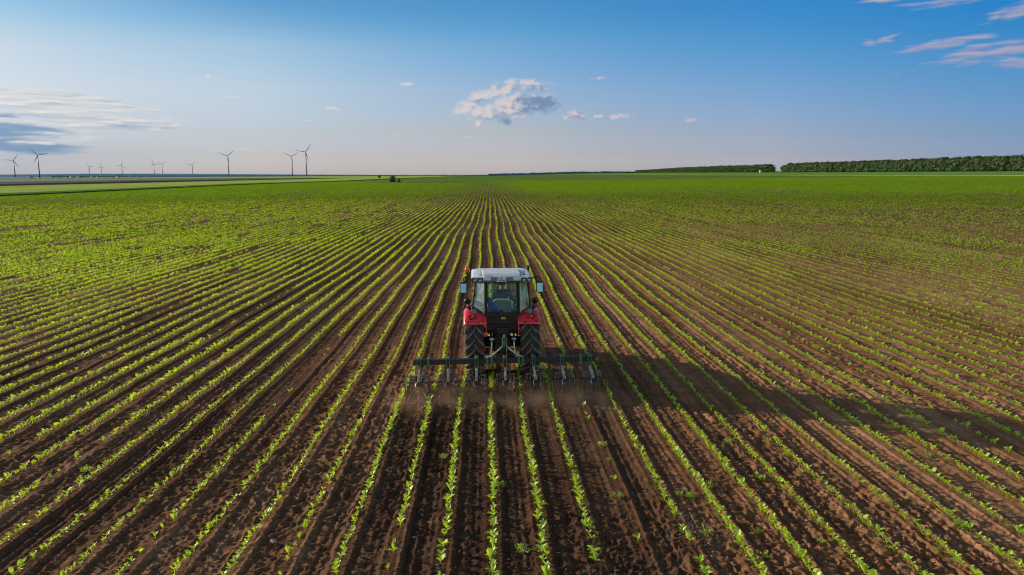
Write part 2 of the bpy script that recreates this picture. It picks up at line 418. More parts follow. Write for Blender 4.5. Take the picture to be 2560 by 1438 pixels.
def field_mat(name, stops, sc_=(1, .3, 1), s1=.05, s2=1.2, rough=.9):
    m, t, out = new_mat(name)
    pos = t.node('ShaderNodeNewGeometry').outputs['Position']
    a = t.noise(t.mapping(pos, scale=sc_), s1, 4, .6); b = t.noise(t.mapping(pos, scale=sc_), s2, 4, .6)
    c = t.ramp(t.math('ADD', t.math('MULTIPLY', a, .6), t.math('MULTIPLY', b, .4)), stops)
    p = t.node('ShaderNodeBsdfPrincipled'); t.put(p.inputs['Base Color'], c); p.inputs['Roughness'].default_value = rough
    p.inputs['Specular IOR Level'].default_value = 0
    bm_ = t.node('ShaderNodeBump'); bm_.inputs['Strength'].default_value = .6; bm_.inputs['Distance'].default_value = .3
    t.put(bm_.inputs['Height'], b); t.l.new(bm_.outputs[0], p.inputs['Normal'])
    t.l.new(p.outputs[0], out.inputs[0]); return m
def strip(name, x0, x1, y0, y1, hgt, mat, nx=10, ny=90, slope_end=0.0):
    """a standing crop / land strip with a skirt, following the terrain"""
    xs = np.linspace(x0, x1, nx); ys = y0 + (y1-y0)*np.linspace(0, 1, ny)**2.2
    XX, YY = np.meshgrid(xs, ys, indexing='ij')
    YY = YY + 0*XX
    top = terrain(XX, YY)+hgt
    xs2 = np.concatenate([[x0], xs, [x1]])
    Vx = np.concatenate([XX[:1], XX, XX[-1:]]); Vy = np.concatenate([YY[:1], YY, YY[-1:]])
    Vz = np.concatenate([top[:1]-hgt-.6, top, top[-1:]-hgt-.6])
    Vx = np.concatenate([Vx[:, :1], Vx, Vx[:, -1:]], 1); Vy = np.concatenate([Vy[:, :1], Vy, Vy[:, -1:]], 1)
    Vz = np.concatenate([Vz[:, :1]-hgt-.6, Vz, Vz[:, -1:]-hgt-.6], 1)
    n1, n2 = Vx.shape
    a, b_ = np.meshgrid(np.arange(n1-1), np.arange(n2-1), indexing='ij')
    q = np.stack([a*n2+b_, (a+1)*n2+b_, (a+1)*n2+b_+1, a*n2+b_+1], -1).reshape(-1, 4)
    me = np_mesh(name, np.stack([Vx, Vy, Vz], -1).reshape(-1, 3), q, False)
    return tag(link_mesh(name, me, mat), kind='structure')
wheat = field_mat('young wheat', [(.38, (.34,.45,.08)), (.5, (.44,.54,.11)), (.62, (.54,.60,.15))])
brown = field_mat('ploughed soil', [(.38, (.05,.04,.045)), (.6, (.085,.065,.06))])
tan = field_mat('dry stubble', [(.38, (.16,.14,.11)), (.6, (.24,.20,.16))])
grass = field_mat('meadow green', [(.38, (.15,.27,.05)), (.5, (.19,.32,.065)), (.62, (.24,.38,.08))])
margin = field_mat('dark field edge', [(.38, (.012,.03,.008)), (.6, (.03,.06,.012))])
strip('wheat_field', -223, -133.5, -60, 1250, .75, wheat)
strip('wheat_field', -900, -133.5, 1252, 3900, .75, wheat, 20, 60)
strip('ploughed_field', -312, -223.5, -60, 1240, .25, brown)
strip('stubble_field', -430, -312.5, -60, 1500, .2, tan)
strip('dark_edge_strip', -133, -130.2, -60, 3900, .28, margin, 3, 90)  # added dark strip standing in for shade on the wheat's edge
strip('meadow', 330, 900, -60, 4300, .35, grass, 24, 110)
strip('dark_edge_strip', 324, 329.6, -60, 4300, .12, margin, 3, 110)  # same dark strip along the meadow boundary

# ------------------------------------------------------------------ crop rows
def leaf_quads(L, W, up, az, nseg=3, fold=.25, h0=.0, droop=.5, off=0.0):
    """a folded, pointed leaf; returns verts, quads"""
    d = np.array([math.cos(az), math.sin(az), 0.]); s_ = np.array([-math.sin(az), math.cos(az), 0.])
    ws = {1: [.7, .7], 2: [.15, 1., .12], 3: [.15, .85, .9, .06], 4: [.12, .75, 1., .7, .04]}[nseg]
    P = []; el = up; c = d*off + np.array([0, 0, h0])
    for k in range(nseg+1):
        w = W*.5*ws[k]; lift = np.array([0, 0, w*fold*2])
        P += [c - s_*w + lift, c, c + s_*w + lift]
        c = c + (d*math.cos(el) + np.array([0, 0, math.sin(el)]))*L/nseg; el -= droop/nseg
    q = []
    for k in range(nseg):
        for j in (0, 1):
            a = k*3+j; q.append((a, a+1, a+4, a+3))
    return P, q
def make_seedling(kind, rnd):
    P, Qd, T = [], [], []
    def add(lp, lq, tint):
        o = len(P); P.extend(lp); Qd.extend([tuple(i+o for i in q) for q in lq]); T.extend([tint]*len(lq))
    if kind == 0:
        base = rnd.uniform(0, 2*PI); n = 2 + (rnd.random() < .8)*2 + (rnd.random() < .5)*1
        h = rnd.uniform(.035, .06)
        # stem
        w = .004
        add([np.array([-w,0,-.03]), np.array([w,0,-.03]), np.array([w,0,h]), np.array([-w,0,h])], [(0,1,2,3)], .2)
        add([np.array([0,-w,-.03]), np.array([0,w,-.03]), np.array([0,w,h]), np.array([0,-w,h])], [(0,1,2,3)], .2)
        for k in range(n):
            az = base + (k % 2)*PI + (k//2)*PI/2*rnd.uniform(.8, 1.2) + rnd.uniform(-.3, .3)
            L = rnd.uniform(.075, .125)*(1 if k < 4 else .6)
            add(*leaf_quads(L, L*rnd.uniform(.5, .68), rnd.uniform(.35, 1.15), az, 3, .22, h*(.6 if k < 2 else 1), rnd.uniform(.2, .9)), rnd.uniform(.15, 1))
    elif kind == 1:
        base = rnd.uniform(0, 2*PI)
        for k in range(4):
            az = base + k*PI/2 + rnd.uniform(-.5, .5); L = rnd.uniform(.09, .14)
            add(*leaf_quads(L, L*.62, rnd.uniform(.25, .9), az, 1, .2, .03, 0), rnd.uniform(.1, 1))
    return np.array(P), np.array(Qd), np.array(T)
rnd = random.Random(3)
PROTO0 = [make_seedling(0, rnd) for _ in range(10)]
PROTO1 = [make_seedling(1, rnd) for _ in range(10)]
Ml = np.array(CM.inverted())
def project(X, Y, Z):
    P = np.stack([X, Y, Z, np.ones_like(X)], 0); c = Ml @ P
    zc = -c[2]; return 1280+F*c[0]/zc, 719-F*c[1]/zc, zc
def density(i, X, Y):
    """chance that a plant stands here"""
    iy = i.astype(np.int64)
    a = vnoise(i*.8+3.1, Y/14.0, 21); b_ = vnoise(i*7.13, Y/3.1+40, 22); c = vnoise(X/9., Y/60., 23)
    rowq = _hash(iy, np.zeros_like(iy), 77)
    p = 1 - sstep(b_, .78, .86)*.85*(.25+.75*sstep(X, 4, -4))
    west = sstep(X, -2, -12)
    p *= 1 - (.08+.6*west)*sstep(a*.7+c*.3, .62, .72)*np.clip((Y+np.abs(X))/40., .35, 1)
    p *= np.where(rowq > .90, .45, 1.0)
    p = np.where((i == 3) & (Y < 16.4), .10, p)
    p = np.where((i == -1) & (Y < 9.9), p*.6, p)
    p = np.where((np.abs(i) < 5) & (Y > 9.5) & (Y < 60) & (i != 3), np.maximum(p, .9), p)
    p = p*(1-.45*sstep(X, 5, 60)*sstep(vnoise(X/22., Y/40., 91), .3, .7))
    hol = ((X+46)/48)**2+((Y-520)/75)**2
    p = np.where(hol < 1, p*.25, p)
    return p
def gather(r0, r1, step):
    I, S = [], []
    n = int(r1/ROW)+2
    i = np.arange(-n, n+1)
    ys = np.arange(2.0, r1, step)
    II, YY = np.meshgrid(i, ys, indexing='ij')
    II = II.ravel().astype(float); YY = YY.ravel() + RNG.uniform(-.38, .38, II.size)*step
    x0 = II*ROW
    XX = x0 + wiggle(x0, YY) + RNG.normal(0, .017, II.size)
    rr = np.hypot(XX, YY)
    az = np.degrees(np.arctan2(XX, YY))
    k = (rr >= r0) & (rr < r1) & (np.abs(az) < 43.5) & (XX > -129.8) & (XX < 323)
    II, XX, YY = II[k], XX[k], YY[k]
    k = RNG.random(II.size) < density(II, XX, YY)
    return II[k], XX[k], YY[k]
def scatter(protos, X, Y, Z, scl, rot, pick):
    Vs, Qs, Ts = [], [], []; off = 0
    for k, (pv, pq, pt) in enumerate(protos):
        s = pick == k; n = int(s.sum())
        if not n: continue
        c, sn = np.cos(rot[s])[:, None], np.sin(rot[s])[:, None]
        vx = (pv[None, :, 0]*c - pv[None, :, 1]*sn)*scl[s][:, None] + X[s][:, None]
        vy = (pv[None, :, 0]*sn + pv[None, :, 1]*c)*scl[s][:, None] + Y[s][:, None]
        vz = pv[None, :, 2]*scl[s][:, None] + Z[s][:, None]
        Vs.append(np.stack([vx, vy, vz], -1).reshape(-1, 3))
        Qs.append((pq[None]+ (np.arange(n)*len(pv))[:, None, None]+off).reshape(-1, 4)); off += n*len(pv)
        Ts.append((pt[None, :]*.7+RNG.random((n, 1))*.3).ravel())
    return np.concatenate(Vs), np.concatenate(Qs), np.concatenate(Ts)
def ground_z(X, Y): return terrain(X, Y) + ridge(X, Y)*np.clip(1.4-np.abs(X)/np.hypot(X, Y)*(1.35*np.hypot(X, Y)**2/8900)/.16, 0, 1)
allV, allQ, allT = [], [], []; base_off = 0
def push(v, q, tt):
    global base_off
    allV.append(v); allQ.append(q+base_off); allT.append(tt); base_off += len(v)
# near plants, 20 cm apart
I0, X0, Y0 = gather(7.0, 78, .102)
Z0 = ground_z(X0, Y0)
S0 = RNG.uniform(.58, 1.08, X0.size)*(1+.4*sstep(np.hypot(X0, Y0), 22, 60)*sstep(X0, 30, -10)+.12*sstep(X0, 0, -12))*(1+.22*(vnoise(X0/3, Y0/5, 41)-.5)*2); P0 = RNG.integers(0, 10, X0.size); A0 = RNG.uniform(0, 2*PI, X0.size)
px, py, zc = project(X0, Y0, Z0)
inside = (px > 8) & (px < 2552) & (py < 1430) & (zc > 0)
order = np.argsort(np.where(inside, zc, 1e9))
single = np.zeros(X0.size, bool); single[order[:300]] = True
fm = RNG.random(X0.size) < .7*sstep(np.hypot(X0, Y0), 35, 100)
s = ~single & ~fm
push(*scatter(PROTO0, X0[s], Y0[s], Z0[s], S0[s], A0[s], P0[s]))
s_far = ~single & fm
I1, X1, Y1 = gather(78, 210, .22)
k_ = RNG.random(X1.size) > .97*sstep(np.hypot(X1, Y1), 135, 210)
I1, X1, Y1 = I1[k_], X1[k_], Y1[k_]
S1 = RNG.uniform(1.0, 1.45, X1.size)*(1-.18*sstep(X1, 0, 60)); A1 = RNG.uniform(0, 2*PI, X1.size); P1 = RNG.integers(0, 10, X1.size)
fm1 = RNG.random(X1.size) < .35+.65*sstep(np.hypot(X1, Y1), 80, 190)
def push1(k): push(*scatter(PROTO1, X1[k], Y1[k], terrain(X1[k], Y1[k]), S1[k], A1[k], P1[k]))
push1(~fm1)
nf0 = sum(len(q_) for q_ in allQ)
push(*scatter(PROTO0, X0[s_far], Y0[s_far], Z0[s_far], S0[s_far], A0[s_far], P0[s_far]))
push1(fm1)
def clump(rnd):
    P, Qd, T = [], [], []
    for k in range(3):
        a = rnd.uniform(0, PI); w = rnd.uniform(.13, .24); h = rnd.uniform(.10, .17); cx, cy = rnd.uniform(-.04, .04), rnd.uniform(-.35, .35); tl = rnd.uniform(-.1, .1)
        d = np.array([math.cos(a), math.sin(a), 0]); c = np.array([cx, cy, 0]); n_ = np.array([-d[1], d[0], 0])*tl
        o = len(P); P += [c-d*w*.5, c+d*w*.5, c+d*w*.4+[0,0,h]+n_, c-d*w*.4+[0,0,h*rnd.uniform(.7, 1)]+n_]; Qd.append((o, o+1, o+2, o+3)); T.append(rnd.random())
    return np.array(P), np.array(Qd), np.array(T)
PROTO2 = [clump(rnd) for _ in range(12)]
I2, X2, Y2 = gather(130, 640, .80)
r_2 = np.hypot(X2, Y2)
k_ = RNG.random(X2.size) < sstep(r_2, 125, 215)*(1-.7*sstep(r_2, 420, 620))
I2, X2, Y2 = I2[k_], X2[k_], Y2[k_]
push(*scatter(PROTO2, X2, Y2, terrain(X2, Y2), RNG.uniform(.8, 1.15, X2.size), RNG.choice([0, PI], X2.size)+RNG.normal(0, .15, X2.size), RNG.integers(0, 12, X2.size)))
me = np_mesh('crop_rows', np.concatenate(allV), np.concatenate(allQ), False, {'tint': ('FACE', np.concatenate(allT))})
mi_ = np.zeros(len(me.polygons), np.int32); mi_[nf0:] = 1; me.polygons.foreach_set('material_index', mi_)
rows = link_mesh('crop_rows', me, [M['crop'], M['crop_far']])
tag(rows, 'bright green seedling rows running to the horizon across the brown soil', 'crop', kind='stuff')
# the 300 nearest plants, one object each
pm = []
for k, (pv, pq, pt) in enumerate(PROTO0):
    mm = np_mesh('seedling', pv, pq, False, {'tint': ('FACE', pt)}); mm.materials.append(M['crop']); pm.append(mm)
for j in np.nonzero(single)[0]:
    o = bpy.data.objects.new('seedling', pm[P0[j]]); COL.objects.link(o)
    o.location = (X0[j], Y0[j], Z0[j]); o.rotation_euler = (0, 0, A0[j]); o.scale = (S0[j],)*3
    tag(o, 'young bright green seedling with oval leaves in the nearest stretch of the crop rows', 'seedling', 'single seedlings in the nearest crop rows')

# ------------------------------------------------------------------ weeds, stones, straw
def weed_mesh(rnd):
    P, Qd, T = [], [], []
    for k in range(34):
        az = rnd.uniform(0, 2*PI); L = rnd.uniform(.03, .06); rr_ = rnd.uniform(0, .07)
        lp, lq = leaf_quads(L, L*.55, rnd.uniform(.1, 1.2), az, 2, .2, rnd.uniform(.0, .07), .5, rr_)
        sh = np.array([rnd.gauss(0, .012), rnd.gauss(0, .012), 0])
        o = len(P); P.extend([p_+sh for p_ in lp]); Qd.extend([tuple(i+o for i in q) for q in lq]); T.extend([rnd.random()]*len(lq))
    for k in range(5):
        az = PI*k/5; d = np.array([math.cos(az), math.sin(az), 0])*.085; n_ = np.array([-d[1], d[0], 0])*.04
        o = len(P); P.extend([-d-n_+[0,0,.035], d-n_+[0,0,.035], d+n_+[0,0,.042], -d+n_+[0,0,.042]]); Qd.append((o, o+1, o+2, o+3)); T.append(.4)
    mm = np_mesh('weed', np.array(P), np.array(Qd), False, {'tint': ('FACE', T)}); mm.materials.append(M['weed']); return mm
wm = [weed_mesh(rnd) for _ in range(5)]
weed_px = [(1890,1187),(1900,1196),(1820,1105),(1918,1105),(2000,1185),(1965,1140),(1772,1225),(1768,1335),(1773,1215),(1698,1238),(1722,1240),(1728,1243),
           (1895,1330),(1905,1392),(2052,1355),(1506,1118),(1524,1152),(1303,1367),(1308,1378),(2402,1325),(2398,1318),(2262,1108),(2320,1142),(1995,966),(1890,968),
           (205,1205),(218,1178),(335,1040),(370,1020),(1108,1145),(1255,1218),(1560,700),(1290,560),(1490,905),(1548,1245),(2340,1380),(1160,798)]
for k, (a, b_) in enumerate(weed_px):
    g = ground_at(a, b_, 0); o = bpy.data.objects.new('weed', wm[k % 5]); COL.objects.link(o)
    o.location = (g.x, g.y, float(ground_z(np.array([g.x]), np.array([g.y]))[0])-.005); s_ = rnd.uniform(.6, 1.25); o.scale = (s_, s_, s_*.9); o.rotation_euler = (0, 0, rnd.uniform(0, 6))
    tag(o, 'small bushy yellow green weed growing on the soil between crop rows', 'weed', 'weeds between the crop rows')
def stone(px_, py_, d, label, seed):
    g = ground_at(px_, py_, 0); bm_ = bmesh.new(); bmesh.ops.create_icosphere(bm_, subdivisions=3, radius=.5)
    rs = random.Random(seed); dirs = [Vector((rs.gauss(0,1), rs.gauss(0,1), rs.gauss(0,1))).normalized() for _ in range(9)]
    for v in bm_.verts:
        n_ = v.co.normalized(); k_ = min([1]+[(.36+.1*(q % 3))/max(.01, n_.dot(dd)) for q, dd in enumerate(dirs)]); v.co = Vector((n_.x*d[0], n_.y*d[1], n_.z*d[2]))*.5*k_
    me_ = bpy.data.meshes.new('stone'); bm_.to_mesh(me_); bm_.free()
    o = link_mesh('stone', me_, M['stone']); o.location = (g.x, g.y, float(ground_z(np.array([g.x]), np.array([g.y]))[0])+d[2]*.22)
    tag(o, label, 'stone')
stone(685, 1357, (.13,.11,.10), 'pale grey stone lying between two rows on the left of the tractor', 4)
stone(2247, 1416, (.12,.09,.07), 'flat pinkish stone lying in red soil near the right foreground', 8)
n = 11000
ang = RNG.uniform(-40, 42, n)*PI/180; rr_ = 8+RNG.random(n)**1.6*32
xs, ys = rr_*np.sin(ang), rr_*np.cos(ang)
keep = (RNG.random(n) < .25+.75*sstep(xs, -2, 3)) & (vnoise(xs/1.3, ys/1.3, 55) > .42)
xs, ys = xs[keep], ys[keep]
# a loose heap of straw at the right foreground
hx_, hy_ = ground_at(1740, 1335)[:2]; k_ = 260
xs = np.concatenate([xs, RNG.normal(hx_, .22, k_)]); ys = np.concatenate([ys, RNG.normal(hy_, .3, k_)])
hx_, hy_ = ground_at(2520, 1325)[:2]
xs = np.concatenate([xs, RNG.normal(hx_, .2, 120)]); ys = np.concatenate([ys, RNG.normal(hy_, .3, 120)])
n = len(xs); L = RNG.uniform(.02, .075, n); W = RNG.uniform(.003, .008, n); a = RNG.uniform(0, PI, n); tl = RNG.normal(0, .25, n)
zz = ground_z(xs, ys)+RNG.uniform(.012, .03, n)
dx, dy, dz = np.cos(a)*L/2, np.sin(a)*L/2, np.sin(tl)*L/2
nx_, ny_ = -np.sin(a)*W, np.cos(a)*W
VV = np.stack([np.stack([xs-dx-nx_, ys-dy-ny_, zz-dz], -1), np.stack([xs+dx-nx_, ys+dy-ny_, zz+dz], -1), np.stack([xs+dx+nx_, ys+dy+ny_, zz+dz+W], -1), np.stack([xs-dx+nx_, ys-dy+ny_, zz-dz+W], -1)], 1).reshape(-1, 3)
so = link_mesh('straw_litter', np_mesh('straw_litter', VV, np.arange(4*n).reshape(-1, 4), False), M['straw'])
tag(so, 'pale chopped straw and stalk bits scattered over the soil', 'straw', kind='stuff')

# ------------------------------------------------------------------ trees
def crown_mesh(rnd, H, W, n, low=.04, qs=1.0, core=True):
    P, Qd, T = [], [], []
    lobes = [(rnd.uniform(-.22, .22)*W, rnd.uniform(-.22, .22)*W, H*rnd.uniform(.14, .78), W*rnd.uniform(.30, .44), H*rnd.uniform(.16, .28)) for _ in range(12)]
    lobes.append((0, 0, H*.8, W*.25, H*.2))
    for k in range(n):
        lx, ly, lz, lr, lh = rnd.choice(lobes)
        v = Vector((rnd.gauss(0,1), rnd.gauss(0,1), rnd.gauss(0,1))).normalized()*rnd.uniform(.72, 1.08)
        c = np.array([lx+v.x*lr, ly+v.y*lr, max(H*low, lz+v.z*lh)])
        a = Vector((rnd.gauss(0,1), rnd.gauss(0,1), rnd.gauss(0,1))).normalized(); b_ = a.cross(v)
        if b_.length < .1: continue
        b_.normalize(); a = b_.cross(v).normalized()*1.0; s_ = qs*rnd.uniform(.45, 1.0)
        a = (a+v*rnd.uniform(-.6, .6)).normalized()
        A, B = np.array(a)*s_, np.array(b_)*s_*rnd.uniform(.6, 1)
        o = len(P); P += [c-A-B*.5, c-A*.1-B, c+A+B*.3, c-A*.2+B]; Qd.append((o, o+1, o+2, o+3))
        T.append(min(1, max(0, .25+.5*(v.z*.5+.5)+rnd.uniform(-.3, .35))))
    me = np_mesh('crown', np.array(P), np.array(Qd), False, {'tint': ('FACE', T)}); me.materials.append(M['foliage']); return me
def trunk_mesh(rnd, H, r_):
    b_ = MB(); b_.tube([(0,0,-.5), (rnd.uniform(-.1,.1), 0, H*.3), (rnd.uniform(-.3,.3), rnd.uniform(-.3,.3), H*.75)], [r_, r_*.75, r_*.25], 8)
    for k in range(5):
        a = rnd.uniform(0, 2*PI); z = H*rnd.uniform(.25, .6); L = H*.25
        b_.tube([(0,0,z), (math.cos(a)*L*.5, math.sin(a)*L*.5, z+L*.45), (math.cos(a)*L, math.sin(a)*L, z+L*.9)], [r_*.4, r_*.28, r_*.1], 6)
    me = bpy.data.meshes.new('trunk'); b_.b.to_mesh(me); b_.b.free(); me.materials.append(M['bark']); return me
rt = random.Random(21)
CR = [crown_mesh(rt, 18, 11, 1150, .02, .95) for _ in range(8)]; TR = [trunk_mesh(rt, 18, .3) for _ in range(3)]
def tree(x, y, s_, label, group, cm=None, tm=None, name='deciduous_tree', cat='tree', sxy=1.0):
    z = float(terrain(np.array([x]), np.array([y]))[0])
    e = empty(name, (x, y, z), rt.uniform(0, 6.28)); e.scale = (s_*sxy, s_*sxy, s_)
    c = bpy.data.objects.new('crown', cm or rt.choice(CR)); COL.objects.link(c); c.parent = e
    t_ = bpy.data.objects.new('trunk', tm or rt.choice(TR)); COL.objects.link(t_); t_.parent = e
    return tag(e, label, cat, group)
GAP0, GAP1 = 1437, 1486
y = 742.
while y < GAP0:
    for q in range(2):
        sc_ = rt.uniform(.94, 1.08)*(1.05 if q else 1)
        if y > GAP0-22: sc_ *= .8
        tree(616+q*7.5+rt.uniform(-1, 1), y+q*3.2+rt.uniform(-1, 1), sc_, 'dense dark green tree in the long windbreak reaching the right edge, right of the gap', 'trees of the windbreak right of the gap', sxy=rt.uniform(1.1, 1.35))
    y += 7.0
y = GAP1+4.
while y < 2900:
    e_ = 1-.35*sstep(np.array(y), 1900, 2900)
    for q in range(1):
        sc_ = rt.uniform(.93, 1.06)*float(e_)
        if y < GAP1+16: sc_ *= .8
        tree(616+q*9+rt.uniform(-1, 1), y+q*5, sc_, 'dense dark green tree in the farther windbreak left of the gap', 'trees of the windbreak left of the gap', sxy=1.75)
    y += 14.0
bush = crown_mesh(rt, 6, 6.4, 1300, .03, .42); bt = trunk_mesh(rt, 5, .16)
g = ground_at(982, 455.5)
tree(g.x, g.y, .88, 'round lone bushy tree standing in the green crop field', None, bush, bt, 'lone_tree')
g2 = ground_at(997, 456)
tree(g2.x, g2.y, .42, 'small shrub just right of the lone round tree', None, bush, bt, 'shrub', 'shrub')
tree(-195, 1230, 1.0, 'small dark tree on the horizon behind the wheat field, left of the round field tree', None, bush, bt, 'distant_tree')

# far woods: jagged prisms with a rough leafy top; bluer ones have haze put into their colour
def woods(name, pts, hgt, thick, col, label, seed, step=9.0, jag=.35):
    m_ = field_mat(name+' leaves', [(.38, tuple(c*.75 for c in col)), (.62, tuple(c*1.15 for c in col))], (1, 1, 1), .02, .12)
    P, q = [], []; rs = np.random.default_rng(seed)
    P0_, P1_ = [Vector(p) for p in pts[:-1]], [Vector(p) for p in pts[1:]]
    line = []
    for a, b_ in zip(P0_, P1_):
        n_ = max(2, int((b_-a).length/step))
        for k in range(n_): line.append(a.lerp(b_, k/n_))
    line = [l for l in line]; n_ = len(line)
    xs_ = np.arange(n_)
    prof = .75+.25*vnoise(xs_/22., xs_*0+.5, seed)+jag*(vnoise(xs_/2.3, xs_*0+.5, seed+1)-.5)+jag*.6*(rs.random(n_)-.5)
    for k, l in enumerate(line):
        hh = hgt*float(prof[k]); zb = float(terrain(np.array([l.x]), np.array([l.y]))[0])+l.z
        P += [(l.x, l.y, zb-6), (l.x, l.y, zb+hh*.8), (l.x, l.y+thick*.3, zb+hh), (l.x, l.y+thick, zb+hh*.9), (l.x, l.y+thick, zb-6)]
    for k in range(n_-1):
        for j in range(4): q.append((k*5+j, (k+1)*5+j, (k+1)*5+j+1, k*5+j+1))
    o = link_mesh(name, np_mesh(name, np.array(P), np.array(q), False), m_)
    return tag(o, label, 'woodland', kind='stuff')
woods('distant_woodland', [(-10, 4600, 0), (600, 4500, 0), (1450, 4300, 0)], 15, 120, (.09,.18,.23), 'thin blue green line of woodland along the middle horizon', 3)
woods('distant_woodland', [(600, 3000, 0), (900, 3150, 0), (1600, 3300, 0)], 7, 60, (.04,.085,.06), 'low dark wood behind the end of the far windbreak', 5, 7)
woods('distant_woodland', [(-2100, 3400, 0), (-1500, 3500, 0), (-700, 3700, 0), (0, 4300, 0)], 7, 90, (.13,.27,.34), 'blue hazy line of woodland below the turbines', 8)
def ridge_hill(name, pts, depth, col, label):
    m_ = field_mat(name+' cover', [(.38, tuple(c*.85 for c in col)), (.62, tuple(c*1.1 for c in col))], (.3, 1, 1), .004, .03)
    P, q = [], []
    n_ = 160
    for k in range(n_):
        t_ = k/(n_-1)*(len(pts)-1); i = min(int(t_), len(pts)-2); a = Vector(pts[i]).lerp(Vector(pts[i+1]), t_-i)
        a.z += 2.5*(float(vnoise(np.array([k/9.]), np.array([1.5]), 4)[0])-.5)+1.6*random.random()
        P += [(a.x, a.y, -5), (a.x, a.y+depth*.12, a.z*.75), (a.x, a.y+depth*.4, a.z), (a.x, a.y+depth, -5)]
    for k in range(n_-1):
        for j in range(3): q.append((k*4+j, k*4+4+j, k*4+5+j, k*4+1+j))
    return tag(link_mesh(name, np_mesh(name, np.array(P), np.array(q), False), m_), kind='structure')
ridge_hill('hills', [(-5200, 5000, 8), (-4300, 5100, 10), (-3700, 5150, 16), (-3000, 5200, 22), (-2300, 5300, 18), (-1500, 5400, 11), (-500, 5400, 5)], 900, (.16,.33,.44), '')  # distance haze put into the blue cover colour

# pale buildings far off beyond the ploughed strip
def house_mesh(w, d, h):
    e = empty('distant_building')
    b_ = MB(); b_.box((0,0,h/2-.5), (w,d,h+1), 0); b_.build('wall', M['far_wall'], e)
    b_ = MB(); rh = w*.28
    b_.quad((-w/2-.3,-d/2-.3,h), (w/2+.3,-d/2-.3,h), (w/2+.3,0,h+rh), (-w/2-.3,0,h+rh)); b_.quad((-w/2-.3,d/2+.3,h), (w/2+.3,d/2+.3,h), (w/2+.3,0,h+rh), (-w/2-.3,0,h+rh))
    b_.quad((-w/2-.3,-d/2-.3,h), (-w/2-.3,d/2+.3,h), (-w/2-.3,0,h+rh)) if False else None
    b_.build('roof', M['far_roof'], e); return e
hp = None
for k, (a, zc_) in enumerate([(76,1300),(98,1500),(134,1450),(150,1700),(168,1350),(181,1500),(199,1400),(232,1800),(246,1650),(262,1900),(281,1750),(296,1500),(313,1900),(330,2000),(347,1700),(368,1900)]):
    pnt = at_depth(a, 448, zc_)
    if hp is None: hp = house_mesh(5.5, 7, 3.4); e = hp
    else: e = copy_tree(hp)
    e.location = (pnt.x, pnt.y, 0); e.rotation_euler = (0, 0, random.uniform(0, 3)); s_ = random.uniform(.8, 1.2); e.scale = (s_, s_, s_)
    tag(e, 'tiny pale building among the hazy land beyond the ploughed strip', 'building', 'tiny buildings beyond the ploughed strip')
# the small white hut in front of the windbreak
pnt = at_depth(1893, 429, 1450); e = empty('white_hut', (594, 1502, float(terrain(np.array([594.]), np.array([1502.]))[0])))
b_ = MB(); b_.box((0,0,2.2), (3.6,3,5.0), 0); b_.build('wall', M['white_wall'], e)
b_ = MB(); b_.quad((-2,-1.7,4.7), (2,-1.7,4.7), (2,0,5.4), (-2,0,5.4)); b_.quad((-2,1.7,4.7), (2,1.7,4.7), (2,0,5.4), (-2,0,5.4)); b_.build('roof', M['far_roof'], e)
tag(e, 'tiny white hut at the foot of the windbreak left of the gap', 'hut')

# ------------------------------------------------------------------ wind turbines
def turbine(hx, hy, blade_px, tips, label, far):
    s_ = blade_px/45.; zc_ = F/s_; hub = at_depth(hx, hy, zc_)
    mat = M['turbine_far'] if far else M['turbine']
    e = empty('wind_turbine', (hub.x, hub.y, 0), math.atan2(hub.x, -hub.y)*0 - math.atan2(hub.x, hub.y))
    H = hub.z; fat = 1.0 if not far else 1.1
    b_ = MB(); b_.tube([(0,4.5,-8), (0,4.5,H*.5), (0,4.5,H-1)], [2.4*fat, 1.9*fat, 1.4*fat], 14); b_.build('tower', mat, e)
    b_ = MB(); b_.box((0,4.5,H+.2), (3.6,10,3.8), .8); b_.build('nacelle', mat, e)
    b_ = MB(); b_.lathe([(0.01,-2.8), (.9,-2.4), (1.6,-1.3), (1.8,0), (1.8,.6)], (0,-1.0,H), 'Y', 16); b_.build('hub', mat, e)
    for (tx, ty) in tips:
        ang = math.atan2(-(ty-hy), tx-hx); L = min(47, max(33, math.hypot(tx-hx, ty-hy)/s_))
        d = Vector((math.cos(ang), 0, math.sin(ang))); w = Vector((-math.sin(ang), 0, math.cos(ang)))
        b_ = MB(); prev = None; o = Vector((0,-1.2,H))
        secs = [(1.0, 1.0, .9), (5, 1.5, .9), (10, 2.0, .6), (22, 1.45, .35), (34, .95, .22), (L, .3, .08)]
        for (rr_, cw, th) in secs:
            cw *= fat; c = o+d*rr_
            ring = [b_.b.verts.new(c+w*cw*.62), b_.b.verts.new(c+Vector((0,-th,0))), b_.b.verts.new(c-w*cw*.62*1.2), b_.b.verts.new(c+Vector((0,th,0)))]
            if prev:
                for k in range(4): b_.b.faces.new((prev[k], prev[(k+1)%4], ring[(k+1)%4], ring[k]))
            prev = ring
        b_.b.faces.new(prev); b_.build('blade', mat, e)
    return tag(e, label, 'wind turbine', 'wind turbines on the left horizon')
